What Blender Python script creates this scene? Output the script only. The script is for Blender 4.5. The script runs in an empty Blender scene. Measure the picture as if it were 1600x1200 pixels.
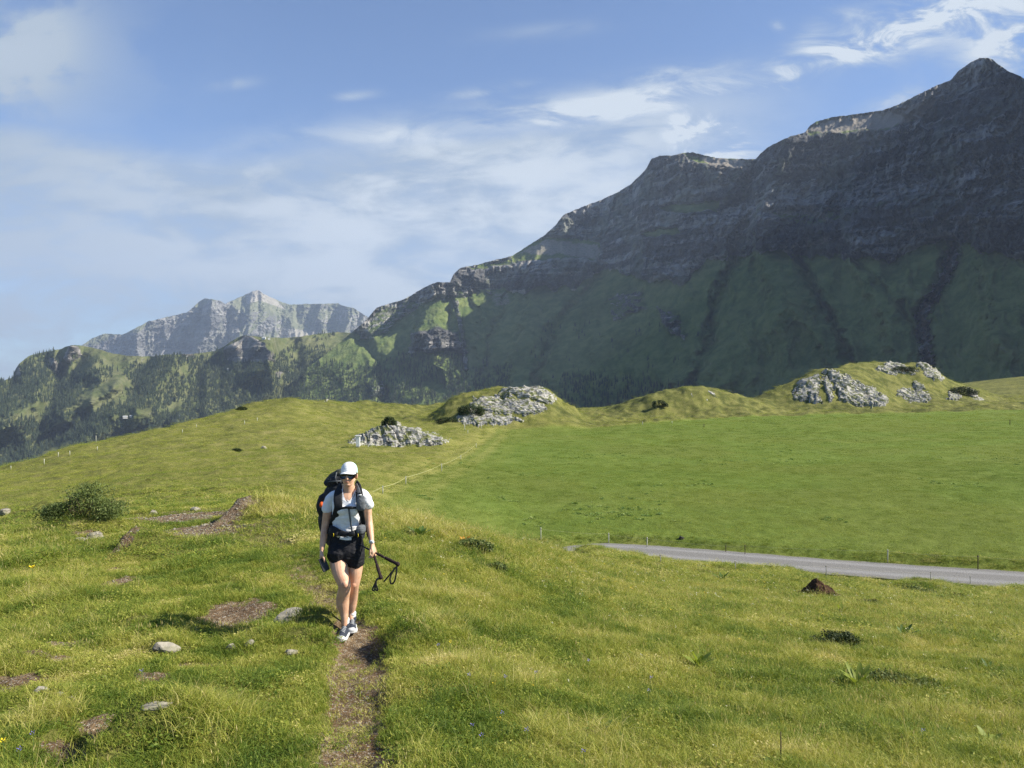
import bpy, bmesh, math, random
import numpy as np
from mathutils import Vector, Matrix, noise as mnoise

# ------------------------------------------------------------------ camera, world, sun, exposure
scene = bpy.context.scene
C = scene.collection
F = 1204.0                      # focal length in photograph pixels (1600 px wide)
HY = 600.0                      # image row of the true horizon
cam_data = bpy.data.cameras.new("camera")
cam = bpy.data.objects.new("camera", cam_data)
C.objects.link(cam)
cam.location = (0, 0, 0)
cam.rotation_euler = (math.radians(90), 0, 0)
cam_data.sensor_fit = 'HORIZONTAL'
cam_data.sensor_width = 36.0
cam_data.lens = 36.0 * F / 1600.0
cam_data.clip_start = 0.05
cam_data.clip_end = 60000
scene.camera = cam

SUN_EL = math.radians(38.5)
SUN_AZ = math.radians(96.0)      # clockwise from +Y (north); 90 = straight from the right
SUN_DIR = Vector((math.sin(SUN_AZ)*math.cos(SUN_EL), math.cos(SUN_AZ)*math.cos(SUN_EL), math.sin(SUN_EL)))
sd = bpy.data.lights.new("sun", 'SUN')
sd.energy = 5.0
sd.angle = math.radians(0.53)
sd.color = (1.0, 0.93, 0.80)
sun = bpy.data.objects.new("sun", sd)
C.objects.link(sun)
sun.rotation_euler = SUN_DIR.to_track_quat('Z', 'Y').to_euler()

scene.view_settings.view_transform = 'Standard'
scene.view_settings.look = 'None'
scene.view_settings.exposure = 1.0
scene.view_settings.gamma = 1.0
scene.render.engine = 'CYCLES'
scene.cycles.use_denoising = True
scene.cycles.denoising_prefilter = 'NONE'
scene.cycles.max_bounces = 6
scene.cycles.diffuse_bounces = 3
scene.cycles.transmission_bounces = 4
scene.cycles.volume_bounces = 0
scene.cycles.transparent_max_bounces = 6

world = bpy.data.worlds.new("World")
scene.world = world
world.use_nodes = True
wn = world.node_tree; wn.nodes.clear()

class NB:
    """tiny helper for building node maths"""
    def __init__(s, nt): s.nt = nt
    def new(s, t, **kw):
        n = s.nt.nodes.new(t)
        for k, v in kw.items(): setattr(n, k, v)
        return n
    def put(s, sock, v):
        if isinstance(v, bpy.types.NodeSocket): s.nt.links.new(v, sock)
        else: sock.default_value = v
    def m(s, op, a, b=0.0, c=0.0, clamp=False):
        n = s.nt.nodes.new('ShaderNodeMath'); n.operation = op; n.use_clamp = clamp
        s.put(n.inputs[0], a); s.put(n.inputs[1], b)
        if op in ('MULTIPLY_ADD', 'SMOOTH_MIN', 'SMOOTH_MAX'): s.put(n.inputs[2], c)
        return n.outputs[0]
    def sm(s, v, lo, hi, a=0.0, b=1.0):
        n = s.nt.nodes.new('ShaderNodeMapRange'); n.interpolation_type = 'SMOOTHSTEP'
        s.put(n.inputs[0], v); s.put(n.inputs[1], lo); s.put(n.inputs[2], hi); s.put(n.inputs[3], a); s.put(n.inputs[4], b)
        return n.outputs[0]
    def lin(s, v, lo, hi, a=0.0, b=1.0):
        n = s.nt.nodes.new('ShaderNodeMapRange')
        s.put(n.inputs[0], v); s.put(n.inputs[1], lo); s.put(n.inputs[2], hi); s.put(n.inputs[3], a); s.put(n.inputs[4], b)
        return n.outputs[0]
    def xyz(s, x, y, z):
        n = s.nt.nodes.new('ShaderNodeCombineXYZ'); s.put(n.inputs[0], x); s.put(n.inputs[1], y); s.put(n.inputs[2], z)
        return n.outputs[0]
    def sep(s, v):
        n = s.nt.nodes.new('ShaderNodeSeparateXYZ'); s.put(n.inputs[0], v); return n.outputs
    def noise(s, vec, scale, detail=5, rough=0.55, dist=0.0, w=None):
        n = s.nt.nodes.new('ShaderNodeTexNoise')
        s.put(n.inputs['Vector'], vec); s.put(n.inputs['Scale'], scale)
        n.inputs['Detail'].default_value = detail; n.inputs['Roughness'].default_value = rough
        n.inputs['Distortion'].default_value = dist
        return n.outputs['Fac']
    def mapv(s, vec, scale=(1,1,1), rot=(0,0,0), loc=(0,0,0)):
        n = s.nt.nodes.new('ShaderNodeMapping'); s.put(n.inputs[0], vec)
        n.inputs['Scale'].default_value = scale; n.inputs['Rotation'].default_value = rot; n.inputs['Location'].default_value = loc
        return n.outputs[0]
    def mix(s, f, a, b, mode='MIX'):
        n = s.nt.nodes.new('ShaderNodeMix'); n.data_type = 'RGBA'; n.blend_type = mode
        s.put(n.inputs[0], f)
        for sock, v in ((n.inputs[6], a), (n.inputs[7], b)):
            if isinstance(v, tuple) and len(v) == 3: v = v + (1.0,)
            s.put(sock, v)
        return n.outputs[2]
    def attr(s, name, typ='GEOMETRY'):
        n = s.nt.nodes.new('ShaderNodeAttribute'); n.attribute_name = name; n.attribute_type = typ
        return n.outputs
    def ramp(s, f, stops):
        n = s.nt.nodes.new('ShaderNodeValToRGB'); s.put(n.inputs[0], f)
        el = n.color_ramp.elements
        while len(el) < len(stops): el.new(0.5)
        for e, (p, c) in zip(el, stops): e.position = p; e.color = (*c, 1) if len(c) == 3 else c
        return n.outputs[0]

W = NB(wn)
sky = W.new('ShaderNodeTexSky', sky_type='NISHITA', sun_disc=False)
sky.sun_elevation = SUN_EL; sky.sun_rotation = SUN_AZ
sky.altitude = 2000; sky.air_density = 1.0; sky.dust_density = 0.6; sky.ozone_density = 2.0
tc = W.new('ShaderNodeTexCoord')
dx, dy, dz = W.sep(tc.outputs['Generated'])
dy = W.m('MAXIMUM', dy, 0.12)
T = W.m('DIVIDE', dx, dy)         # tangent of azimuth
E = W.m('DIVIDE', dz, dy)         # tangent of elevation
def TE(px, py): return (px-800)/F, (HY-py)/F
def line(pts):                    # piecewise-linear edge e(t) of a cloud bank
    n = W.new('ShaderNodeFloatCurve')
    cu = n.mapping.curves[0]
    q = [((px+200)/2200, (HY-py)/900) for px, py in pts]
    for i, (a, b) in enumerate(q):
        if i < 2: cu.points[i].location = (a, b)
        else: cu.points.new(a, b)
    n.mapping.update()
    u = W.m('MULTIPLY_ADD', T, F/2200, 1000/2200)
    W.put(n.inputs['Value'], u); n.inputs['Factor'].default_value = 1
    return W.m('MULTIPLY', n.outputs[0], 900/F)
def blob(px, py, rx, ry, ang=0.0):
    t, e = TE(px, py); ca, sa = math.cos(ang), math.sin(ang)
    a = W.m('SUBTRACT', T, t); b = W.m('SUBTRACT', E, e)
    u = W.m('DIVIDE', W.m('MULTIPLY_ADD', a, ca, W.m('MULTIPLY', b, sa)), rx/F)
    v = W.m('DIVIDE', W.m('MULTIPLY_ADD', b, ca, W.m('MULTIPLY', a, -sa)), ry/F)
    r2 = W.m('ADD', W.m('MULTIPLY', u, u), W.m('MULTIPLY', v, v))
    return W.m('EXPONENT', W.m('MULTIPLY', r2, -1.0))
TEv = W.xyz(T, E, 0.0)
n_st = W.noise(W.mapv(TEv, (1.0, 4.2, 1), (0, 0, math.radians(-9)), (3.1, 1.7, 0)), 3.2, 7, 0.56, 0.35)   # long streaks
n_fi = W.noise(W.mapv(TEv, (1.0, 2.4, 1), (0, 0, math.radians(-28)), (7.3, 2.2, 0)), 9.0, 8, 0.62, 0.6)    # fibrous wisps
n_pf = W.noise(W.mapv(TEv, (1.0, 1.35, 1), (0, 0, 0), (1.3, 5.2, 0)), 6.0, 7, 0.55, 0.2)                    # soft puffs
# broad veil: below an edge that climbs to the right, above the far horizon
edge = line([(-200, 150), (0, 165), (150, 190), (300, 225), (500, 200), (700, 172), (900, 150), (1100, 128), (1250, 100), (1500, 60), (2000, 40)])
wob = W.m('MULTIPLY', W.m('SUBTRACT', n_st, 0.5), 0.05)
veil_top = W.sm(W.m('SUBTRACT', W.m('ADD', edge, wob), E), -0.008, 0.05)
veil_right = W.sm(T, TE(950, 0)[0], TE(1380, 0)[0], 1.0, 0.0)
veil = W.m('MULTIPLY', W.m('MULTIPLY', veil_top, veil_right), W.sm(W.m('ADD', W.m('MULTIPLY', n_st, .55), W.m('MULTIPLY', n_fi, .45)), 0.36, 0.56, 0.55, 1.0))
lower_band = W.m('MULTIPLY', blob(640, 400, 520, 120, 0.0), W.sm(n_st, 0.35, 0.65, 0.2, 0.75))
band = W.m('MULTIPLY', W.m('ADD', W.m('ADD', blob(1010, 158, 270, 34, math.radians(11)), W.m('MULTIPLY', blob(800, 185, 260, 27, math.radians(6)), .9)), W.m('MULTIPLY', blob(560, 225, 300, 34, math.radians(5)), 0.55)), W.m('MULTIPLY', W.sm(n_fi, 0.32, 0.60, 0.22, 1.0), W.sm(n_st, .36, .58, .45, 1.0)))
wis = None
for (px, py, rx, ry, an, k) in [(1115, 205, 85, 42, 0.45, 1.35), (1140, 238, 70, 16, 0.0, 1.4), (1055, 195, 32, 34, 0.9, 1.1), (1040, 118, 95, 14, 0.18, .85),
                                (1190, 125, 120, 26, 0.2, .8), (1440, 40, 160, 38, 0.30, 1.3), (1590, 66, 95, 44, 0.45, 1.8), (1270, 55, 30, 18, .5, .8), (1390, 12, 90, 12, .15, .8),
                                (1215, 40, 7, 12, 1.2, .6), (1395, 158, 60, 14, .35, .7), (1330, 75, 120, 26, .35, .9), (1500, 20, 130, 24, .3, .8), (760, 142, 60, 9, .15, .9), (552, 150, 34, 7, .1, .6), (365, 131, 36, 9, .1, .5), (850, 48, 90, 12, .1, .35), (1290, 205, 40, 12, .4, .5)]:
    b = W.m('MULTIPLY', blob(px, py, rx, ry, an), k)
    wis = b if wis is None else W.m('ADD', wis, b)
wisps = W.m('MULTIPLY', wis, W.sm(n_fi, 0.34, 0.64, 0.0, 1.0))
puff = W.m('MULTIPLY', W.m('ADD', blob(20, 60, 120, 95, 0.2), W.m('MULTIPLY', blob(-80, 110, 240, 120, 0.0), 0.8)), W.sm(n_pf, 0.40, 0.56, 0.15, 1.0))
puffs = W.m('MULTIPLY', W.m('ADD', blob(690, 280, 120, 22, 0), blob(720, 335, 260, 18, 0)), W.sm(n_pf, 0.48, 0.66, 0, .8))
cov = W.m('MAXIMUM', W.m('MAXIMUM', veil, band), W.m('MAXIMUM', wisps, puff), clamp=True)
cov = W.m('SUBTRACT', 1.0, W.m('MULTIPLY', W.m('SUBTRACT', 1.0, cov), W.m('SUBTRACT', 1.0, W.m('MAXIMUM', W.m('MULTIPLY', lower_band, .6), W.m('MULTIPLY', puffs, .7)))), clamp=True)
# thin veil is grey blue, thick parts are whiter
CL_GREY = (1.95, 2.38, 2.88); CL_WHITE = (3.5, 3.85, 4.2)
whit = W.m('MAXIMUM', W.m('MULTIPLY', W.m('MAXIMUM', band, wisps), 0.95), W.m('MULTIPLY', W.sm(W.m('ADD', W.m('MULTIPLY', n_st, .5), W.m('ADD', W.m('MULTIPLY', n_pf, .25), W.m('MULTIPLY', n_fi, .25))), 0.43, 0.56, .0, 1.0), W.m('MULTIPLY', blob(760, 340, 640, 240, 0), 1.05)), clamp=True)
whit = W.m('MAXIMUM', whit, W.m('MULTIPLY', puff, 0.2), clamp=True)
cloudcol = W.mix(whit, CL_GREY, CL_WHITE)
skycol = W.mix(1.0, sky.outputs[0], (.60, .72, .85), 'MULTIPLY')
SKYMUL = skycol.node
final = W.mix(cov, skycol, cloudcol)
bg = W.new('ShaderNodeBackground'); bg.inputs['Strength'].default_value = 0.10
W.put(bg.inputs['Color'], final)
wo = W.new('ShaderNodeOutputWorld'); wn.links.new(bg.outputs[0], wo.inputs['Surface'])

# ------------------------------------------------------------------ helpers
rng = np.random.default_rng(11)
R3 = random.Random(5)

def tag(o, label=None, cat=None, group=None, kind=None):
    if label: o['label'] = label
    if cat: o['category'] = cat
    if group: o['group'] = group
    if kind: o['kind'] = kind
    return o
def link(o, parent=None):
    C.objects.link(o)
    if parent is not None: o.parent = parent
    return o
def empty(name, loc=(0, 0, 0), rz=0.0):
    o = bpy.data.objects.new(name, None); o.location = loc; o.rotation_euler = (0, 0, rz); o.empty_display_size = .1
    return link(o)
def mesh_np(name, verts, faces, smooth=True):
    """faces: (n,3) or (n,4) int array, or list of mixed"""
    me = bpy.data.meshes.new(name)
    verts = np.asarray(verts, dtype=np.float32)
    if isinstance(faces, np.ndarray):
        k = faces.shape[1]
        me.vertices.add(len(verts)); me.vertices.foreach_set('co', verts.ravel())
        me.loops.add(faces.size); me.loops.foreach_set('vertex_index', faces.astype(np.int32).ravel())
        me.polygons.add(len(faces)); me.polygons.foreach_set('loop_start', (np.arange(len(faces))*k).astype(np.int32))
        try: me.polygons.foreach_set('loop_total', np.full(len(faces), k, dtype=np.int32))
        except Exception: pass
        me.update(calc_edges=True)
    else:
        me.from_pydata([tuple(map(float, v)) for v in verts], [], [tuple(int(i) for i in f) for f in faces])
    me.validate()
    if smooth: me.polygons.foreach_set('use_smooth', np.ones(len(me.polygons), dtype=bool))
    return me
def obj(name, me, mat, parent=None):
    o = bpy.data.objects.new(name, me)
    if mat is not None and len(me.materials) == 0: me.materials.append(mat)
    return link(o, parent)
def fattr(me, name, vals):
    a = me.attributes.new(name, 'FLOAT', 'POINT'); a.data.foreach_set('value', np.asarray(vals, dtype=np.float32))

# numpy gradient noise
_perm = np.random.default_rng(3).permutation(1024)
_g2 = np.stack([np.cos(np.arange(1024)*2.399963), np.sin(np.arange(1024)*2.399963)], 1)[np.random.default_rng(4).permutation(1024)]
def pn(x, y, seed=0):
    x = np.asarray(x, float); y = np.asarray(y, float)
    xi = np.floor(x).astype(np.int64); yi = np.floor(y).astype(np.int64); xf = x-xi; yf = y-yi
    def g(i, j, a, b):
        h = _perm[(_perm[(i+seed*37) & 1023] + j + seed*131) & 1023]
        v = _g2[h]; return v[..., 0]*a + v[..., 1]*b
    u = xf*xf*xf*(xf*(xf*6-15)+10); v = yf*yf*yf*(yf*(yf*6-15)+10)
    n00 = g(xi, yi, xf, yf); n10 = g(xi+1, yi, xf-1, yf); n01 = g(xi, yi+1, xf, yf-1); n11 = g(xi+1, yi+1, xf-1, yf-1)
    return ((n00*(1-u)+n10*u)*(1-v) + (n01*(1-u)+n11*u)*v) * 1.5
def fbm(x, y, oct=5, gain=.5, lac=2.03, seed=0):
    s = 0; a = 1.0; t = 0
    for k in range(oct):
        s = s + a*pn(x, y, seed+k*7); t += a; a *= gain; x = x*lac+13.7; y = y*lac+5.1
    return s/t
def ridged(x, y, oct=5, gain=.5, lac=2.05, seed=0):
    s = 0; a = 1.0; t = 0; w = 1.0
    for k in range(oct):
        n = 1-np.abs(pn(x, y, seed+k*7))*1.6; n = np.clip(n, 0, 1)**2
        s = s + a*n*w; t += a; w = np.clip(n*1.6, 0, 1); a *= gain; x = x*lac+3.7; y = y*lac+9.1
    return s/t
def sstep(a, b, x):
    t = np.clip((np.asarray(x, float)-a)/(b-a), 0, 1); return t*t*(3-2*t)
def pchip(xk, yk, x):
    xk = np.asarray(xk, float); yk = np.asarray(yk, float)
    h = np.diff(xk); d = np.diff(yk)/h
    m = np.zeros_like(yk)
    for i in range(1, len(xk)-1):
        if d[i-1]*d[i] > 0:
            w1 = 2*h[i]+h[i-1]; w2 = h[i]+2*h[i-1]; m[i] = (w1+w2)/(w1/d[i-1]+w2/d[i])
    m[0] = d[0]; m[-1] = d[-1]
    x = np.clip(np.asarray(x, float), xk[0], xk[-1])
    i = np.clip(np.searchsorted(xk, x)-1, 0, len(h)-1)
    t = (x-xk[i])/h[i]
    return (2*t**3-3*t**2+1)*yk[i] + (t**3-2*t**2+t)*h[i]*m[i] + (-2*t**3+3*t**2)*yk[i+1] + (t**3-t**2)*h[i]*m[i+1]
def in_poly(poly, x, y):
    x = np.asarray(x, float); y = np.asarray(y, float); r = np.zeros(x.shape, bool)
    n = len(poly)
    for i in range(n):
        x0, y0 = poly[i]; x1, y1 = poly[(i+1) % n]
        if y0 == y1: continue
        c = ((y0 > y) != (y1 > y)) & (x < (x1-x0)*(y-y0)/(y1-y0)+x0)
        r ^= c
    return r
def seg_dist(pts, x, y):
    """distance to a polyline, and signed side (+ = right of travel)"""
    best = np.full(np.shape(x), 1e9); side = np.zeros(np.shape(x)); tt = np.zeros(np.shape(x))
    for i in range(len(pts)-1):
        x0, y0 = pts[i]; x1, y1 = pts[i+1]; ux, uy = x1-x0, y1-y0; L2 = ux*ux+uy*uy
        t = np.clip(((x-x0)*ux+(y-y0)*uy)/L2, 0, 1)
        dx_, dy_ = x-(x0+t*ux), y-(y0+t*uy); d = np.hypot(dx_, dy_)
        b = d < best; best = np.where(b, d, best); side = np.where(b, np.sign(dx_*uy-dy_*ux), side); tt = np.where(b, i+t, tt)
    return best, side, tt
def soft_poly(poly, x, y, w):
    """1 inside, 0 outside, smooth over +-w"""
    d, _, _ = seg_dist(list(poly)+[poly[0]], x, y)
    ins = in_poly(poly, x, y)
    return sstep(-w, w, np.where(ins, d, -d))

def gridfaces(nr, nc, flip=False):
    i = np.arange(nr-1)[:, None]*nc+np.arange(nc-1)[None, :]
    f = np.stack([i, i+1, i+nc+1, i+nc], -1).reshape(-1, 4)
    return f[:, ::-1] if flip else f

# materials
def new_mat(name):
    m = bpy.data.materials.new(name); m.use_nodes = True
    nt = m.node_tree; nt.nodes.clear(); N = NB(nt)
    out = N.new('ShaderNodeOutputMaterial')
    return m, N, out
def principled(N, out, col, rough=.8, spec=.3, bump=None, bstr=.3, bdist=.02, metal=0.0):
    p = N.new('ShaderNodeBsdfPrincipled')
    if isinstance(col, tuple) and len(col) == 3: col = (*col, 1)
    N.put(p.inputs['Base Color'], col); N.put(p.inputs['Roughness'], rough)
    p.inputs['Specular IOR Level'].default_value = spec; p.inputs['Metallic'].default_value = metal
    if bump is not None:
        b = N.new('ShaderNodeBump'); b.inputs['Strength'].default_value = bstr; b.inputs['Distance'].default_value = bdist
        N.put(b.inputs['Height'], bump); N.nt.links.new(b.outputs[0], p.inputs['Normal'])
    N.nt.links.new(p.outputs[0], out.inputs['Surface'])
    return p
def simple_mat(name, col, rough=.7, spec=.3, nscale=40, var=.25, bdist=.002, bstr=.4, metal=0.0):
    m, N, out = new_mat(name)
    t = N.new('ShaderNodeTexCoord').outputs['Object']
    n = N.noise(t, nscale, 5, .6)
    c = N.mix(N.sm(n, .3, .7), tuple(v*(1-var) for v in col), tuple(min(1, v*(1+var)) for v in col))
    principled(N, out, c, rough, spec, n, bstr, bdist, metal)
    return m
HAZE = 4.6e-5
# ------------------------------------------------------------------ near ground as one height function of (x, y)
def pz(D, py): return -(py-HY)/F*D
GCOL = {
 -6000: [(.5,-1.66),(4,-2.0),(8,-2.7),(16,-4),(40,-9),(80,-16),(120,-22),(300,-70),(700,-170)],
 -400: [(.5,-1.66),(4,-2.1),(8,-2.7),(16,-4),(24,-5.8),(40,-8.5),(80,-12.5),(110,-16),(150,-24),(300,-70),(700,-170)],
 0: [(.5,-1.66),(4,-2.05),(7.6,-2.5),(12,-2.95),(18,-3.5),(22,-4.6),(28,-5.3),(45,pz(45,795)),(80,pz(80,757)),(120,pz(120,733)),(150,-17),(200,-30),(320,-70),(700,-170)],
 100: [(.5,-1.66),(4,-2.05),(7.6,-2.5),(12,-2.92),(18,pz(18,826)),(22,-4.3),(30,pz(30,802)),(45,pz(45,783)),(80,pz(80,745)),(122,pz(122,705)),(150,-14),(200,-26),(320,-65),(700,-170)],
 200: [(.5,-1.66),(4,-2.04),(7.6,-2.48),(12,-2.9),(18,-3.25),(22,pz(22,797)),(27,-4.6),(35,pz(35,785)),(50,pz(50,763)),(80,pz(80,728)),(110,pz(110,700)),(130,pz(130,683)),(150,-10.8),(200,-20),(320,-60),(700,-170)],
 330: [(.5,-1.66),(4,-2.03),(7.6,-2.46),(12,-2.8),(18,-3.1),(23,pz(23,790)),(30,pz(30,782)),(60,pz(60,738)),(100,pz(100,697)),(130,pz(130,668)),(152,pz(152,652)),(180,-12),(250,-30),(700,-170)],
 450: [(.5,-1.66),(4,-2.02),(7.6,-2.44),(12,-2.72),(18,pz(18,790)),(22,-3.3),(30,-4.6),(45,pz(45,755)),(60,pz(60,735)),(100,pz(100,693)),(130,pz(130,660)),(165,pz(165,626)),(190,-6),(250,-20),(700,-170)],
 545: [(.5,-1.66),(4,-2.02),(7.6,-2.47),(12,-2.78),(18,pz(18,798)),(24,-4.4),(30,-5.2),(40,pz(40,785)),(60,pz(60,745)),(100,pz(100,700)),(150,pz(150,660)),(190,pz(190,630)),(220,-8),(300,-25),(700,-160)],
 600: [(.5,-1.66),(4,-2.03),(7.6,-2.44),(12,-2.74),(16,-2.9),(19,pz(19,802)),(25,-5),(35,-6.35),(42,pz(42,790)),(60,pz(60,752)),(100,pz(100,703)),(150,pz(150,665)),(205,pz(205,632)),(260,-12),(700,-140)],
 700: [(.5,-1.66),(4,-2.07),(7.6,-2.55),(12,-2.95),(17,-3.22),(19.5,pz(19.5,826)),(25,-5.6),(35,-7.4),(42,pz(42,820)),(60,pz(60,768)),(100,pz(100,708)),(150,pz(150,670)),(200,pz(200,652)),(250,pz(250,632)),(300,-10),(700,-120)],
 850: [(.5,-1.66),(4,-2.1),(7.6,-2.7),(12,-3.35),(18,-4.15),(23,pz(23,857)),(28,-6.9),(36,-9.2),(42,-9.45),(50,-9.4),(60,-9.35),(100,pz(100,712)),(150,pz(150,675)),(200,pz(200,656)),(255,pz(255,642)),(320,-12),(700,-90)],
 930: [(.5,-1.66),(4,-2.12),(7.6,-2.78),(12,-3.55),(20,-5.0),(30,pz(30,878)),(38,pz(38,865)),(41,-9.3),(46,-9.5),(60,-9.4),(100,pz(100,712)),(150,pz(150,675)),(200,pz(200,655)),(258,pz(258,640)),(330,-12),(700,-80)],
 1000: [(.5,-1.66),(4,-2.15),(7.6,-2.85),(12,-3.7),(20,-5.3),(30,-7.2),(39,pz(39,871)),(41.5,-9.5),(46,-9.5),(60,-9.45),(100,pz(100,712)),(150,pz(150,674)),(200,pz(200,654)),(262,pz(262,638)),(340,-11),(700,-70)],
 1200: [(.5,-1.66),(4,-2.2),(7.6,-3.0),(12,-3.9),(20,-5.65),(30,-7.6),(37,pz(37,893)),(39,-9.5),(43,-9.5),(60,-9.4),(100,pz(100,711)),(150,pz(150,673)),(200,pz(200,651)),(260,pz(260,633)),(330,pz(330,626)),(420,-14),(700,-60)],
 1400: [(.5,-1.66),(4,-2.22),(7.6,-3.08),(12,-4.05),(20,-5.85),(30,-7.95),(35.5,pz(35.5,912)),(37,-9.5),(41,-9.5),(60,-9.35),(100,pz(100,709)),(150,pz(150,671)),(200,pz(200,648)),(260,pz(260,631)),(320,pz(320,620)),(420,pz(420,612)),(500,-10),(700,-60)],
 1600: [(.5,-1.66),(4,-2.25),(7.6,-3.15),(12,-4.15),(20,-6.0),(30,-8.25),(34,pz(34,921)),(35.5,-9.5),(39,-9.5),(60,-9.3),(100,pz(100,706)),(150,pz(150,668)),(200,pz(200,645)),(260,pz(260,628)),(330,pz(330,612)),(430,pz(430,588)),(520,2),(700,-50)],
 2300: [(.5,-1.66),(4,-2.3),(7.6,-3.2),(12,-4.3),(20,-6.3),(30,-8.7),(35,-9.5),(39,-9.5),(60,-9),(100,-8.2),(150,-6),(260,2),(430,22),(520,14),(700,-50)],
 6000: [(.5,-1.66),(4,-2.3),(7.6,-3.2),(12,-4.3),(20,-6.3),(30,-8.7),(60,-8),(100,-7),(260,6),(430,24),(520,14),(700,-50)],
}
LD0, LD1, NLD = math.log(.5), math.log(700), 900
_ld = np.linspace(LD0, LD1, NLD)
_pxk = sorted(GCOL)
_cols = np.array([pchip([math.log(a) for a, _ in GCOL[p]], [b for _, b in GCOL[p]], _ld) for p in _pxk])
PXG = np.unique(np.concatenate([np.linspace(-6000, -500, 56), np.linspace(-500, 2400, 581), np.linspace(2400, 6000, 40)]))
GT = np.array([pchip(_pxk, _cols[:, j], PXG) for j in range(NLD)]).T          # (px, ld)
# grassy knolls that rise from the meadow: crest profile (px, py) at depth D0
def add_knoll(D0, wf, wb, prof):
    j = np.exp(_ld)
    pp = np.array(prof, float)
    m = (PXG >= pp[0, 0]) & (PXG <= pp[-1, 0])
    zt = pz(D0, pchip(pp[:, 0], pp[:, 1], PXG[m]))
    jc = (math.log(D0)-LD0)/(LD1-LD0)*(NLD-1); j0 = int(jc); fr = jc-j0
    zb = GT[m][:, j0]*(1-fr)+GT[m][:, j0+1]*fr
    h = np.maximum(zt-zb, 0)[:, None]
    s = np.where(j < D0, np.exp(-np.abs((j-D0)/wf)**2.6), np.exp(-((j-D0)/wb)**2))[None, :]
    GT[m] = GT[m]+h*s
add_knoll(112, 4.5, 6, [(535, 697), (560, 681), (590, 669), (606, 664), (625, 668), (660, 677), (700, 689), (712, 697)])
add_knoll(178, 17, 30, [(655, 668), (690, 638), (705, 624), (735, 616), (765, 611), (800, 606), (835, 607), (862, 614), (872, 627), (888, 637), (915, 660)])
add_knoll(225, 14, 30, [(950, 645), (985, 628), (1030, 613), (1060, 608), (1090, 606), (1125, 610), (1160, 622), (1230, 645)])
add_knoll(245, 17, 25, [(1150, 640), (1200, 614), (1240, 597), (1262, 584), (1285, 579), (1310, 581), (1335, 590), (1370, 606), (1395, 622), (1430, 640)])
add_knoll(275, 22, 30, [(1290, 620), (1320, 585), (1340, 573), (1375, 570), (1420, 570), (1455, 574), (1475, 590), (1500, 602), (1535, 612), (1560, 625)])
_k = np.array([1, 2, 3, 2, 1.])/9
for _ in range(1):
    g = np.pad(GT, ((2, 2), (0, 0)), 'edge'); GT = sum(_k[i]*g[i:i+GT.shape[0]] for i in range(5))

def base_z(x, y):
    x = np.asarray(x, float); y = np.maximum(np.asarray(y, float), .5)
    px = np.clip(800+F*x/y, -6000, 6000); u = np.interp(px, PXG, np.arange(len(PXG)))
    v = np.clip((np.log(y)-LD0)/(LD1-LD0)*(NLD-1), 0, NLD-1.001)
    i = np.minimum(u.astype(int), len(PXG)-2); j = v.astype(int); a = u-i; b = v-j
    return (GT[i, j]*(1-a)+GT[i+1, j]*a)*(1-b)+(GT[i, j+1]*(1-a)+GT[i+1, j+1]*a)*b
_dd = np.exp(np.linspace(math.log(2.0), math.log(500), 2400))
def hit(px, py, zf=base_z):
    """first point of the ground met by the sight line through a photograph pixel"""
    x = (px-800)/F*_dd; z = zf(x, _dd); r = pz(_dd, py)
    k = np.argmax(z >= r)
    if z[k] < r[k]: k = len(_dd)-1
    return x[k], _dd[k], z[k]

# gravel road: smooth curve round the foot of the slope
ROAD_Z = -9.5
def catmull(pts, n):
    p = np.array(pts, float); p = np.vstack([2*p[0]-p[1], p, 2*p[-1]-p[-2]]); out = []
    for i in range(1, len(p)-2):
        t = np.linspace(0, 1, n, endpoint=False)[:, None]
        out.append(.5*((2*p[i])+(-p[i-1]+p[i+1])*t+(2*p[i-1]-5*p[i]+4*p[i+1]-p[i+2])*t**2+(-p[i-1]+3*p[i]-3*p[i+1]+p[i+2])*t**3))
    out.append(p[-2:-1]); return np.vstack(out)
ROAD = catmull([(70, 22), (45, 31.5), (25.5, 37.2), (16.5, 40.2), (7.4, 43.8), (4.7, 43.9), (2.7, 42.0), (1.0, 39.4), (-1.0, 38.2)], 10)
RW = 1.85

# foreground relief features: mounds with a steep, shaded left edge, and eroded hollows
def at(px, py): return hit(px, py)
def wr(px, py, rpx):   # photograph pixels -> metres at that point
    return rpx/F*at(px, py)[1]
MOUND = []   # x, y, left radius, right radius, depth radius, height
for (px, py, rl, rr, ry, h) in [
    (628, 1003, .10, .60, .34, .19),       # right bank of the path beside the hiker
    (482, 984, .15, .46, .26, .19),        # bank holding the pale boulder
    (470, 1003, .40, .55, .16, .09),
    (212, 1155, .13, .60, .34, .20),       # dark edged tussock bank bottom left
    (212, 856, .10, .55, .55, .30),
    (372, 806, .10, .9, .9, .34),
    (30, 1040, .5, .4, .3, .10),
    (265, 1020, .35, .25, .16, .09),
    (120, 830, .6, .9, .7, .25),
    (60, 1100, .30, .30, .2, .07),
    (500, 870, .9, .5, 1.0, .08),
    (690, 1080, .25, .9, .7, .10)]:
    x, y, _ = at(px, py); MOUND.append((x, y, rl, rr, ry, h))
PIT = []
for (px, py, rx, ry, h) in [(415, 985, .26, .17, .24), (335, 1008, .22, .13, .13), (160, 1150, .18, .22, .16), (195, 856, .12, .3, .15), (352, 812, .25, .4, .12),
                            (365, 965, .35, .4, .06), (600, 1005, .14, .3, .05), (290, 815, .9, .8, .06)]:
    x, y, _ = at(px, py); PIT.append((x, y, rx, ry, h))
PATH = [at(*q)[:2] for q in [(545, 1290), (552, 1200), (556, 1130), (562, 1060), (566, 1015), (556, 985), (530, 955), (492, 915), (462, 885), (440, 858), (415, 830)]]
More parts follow.
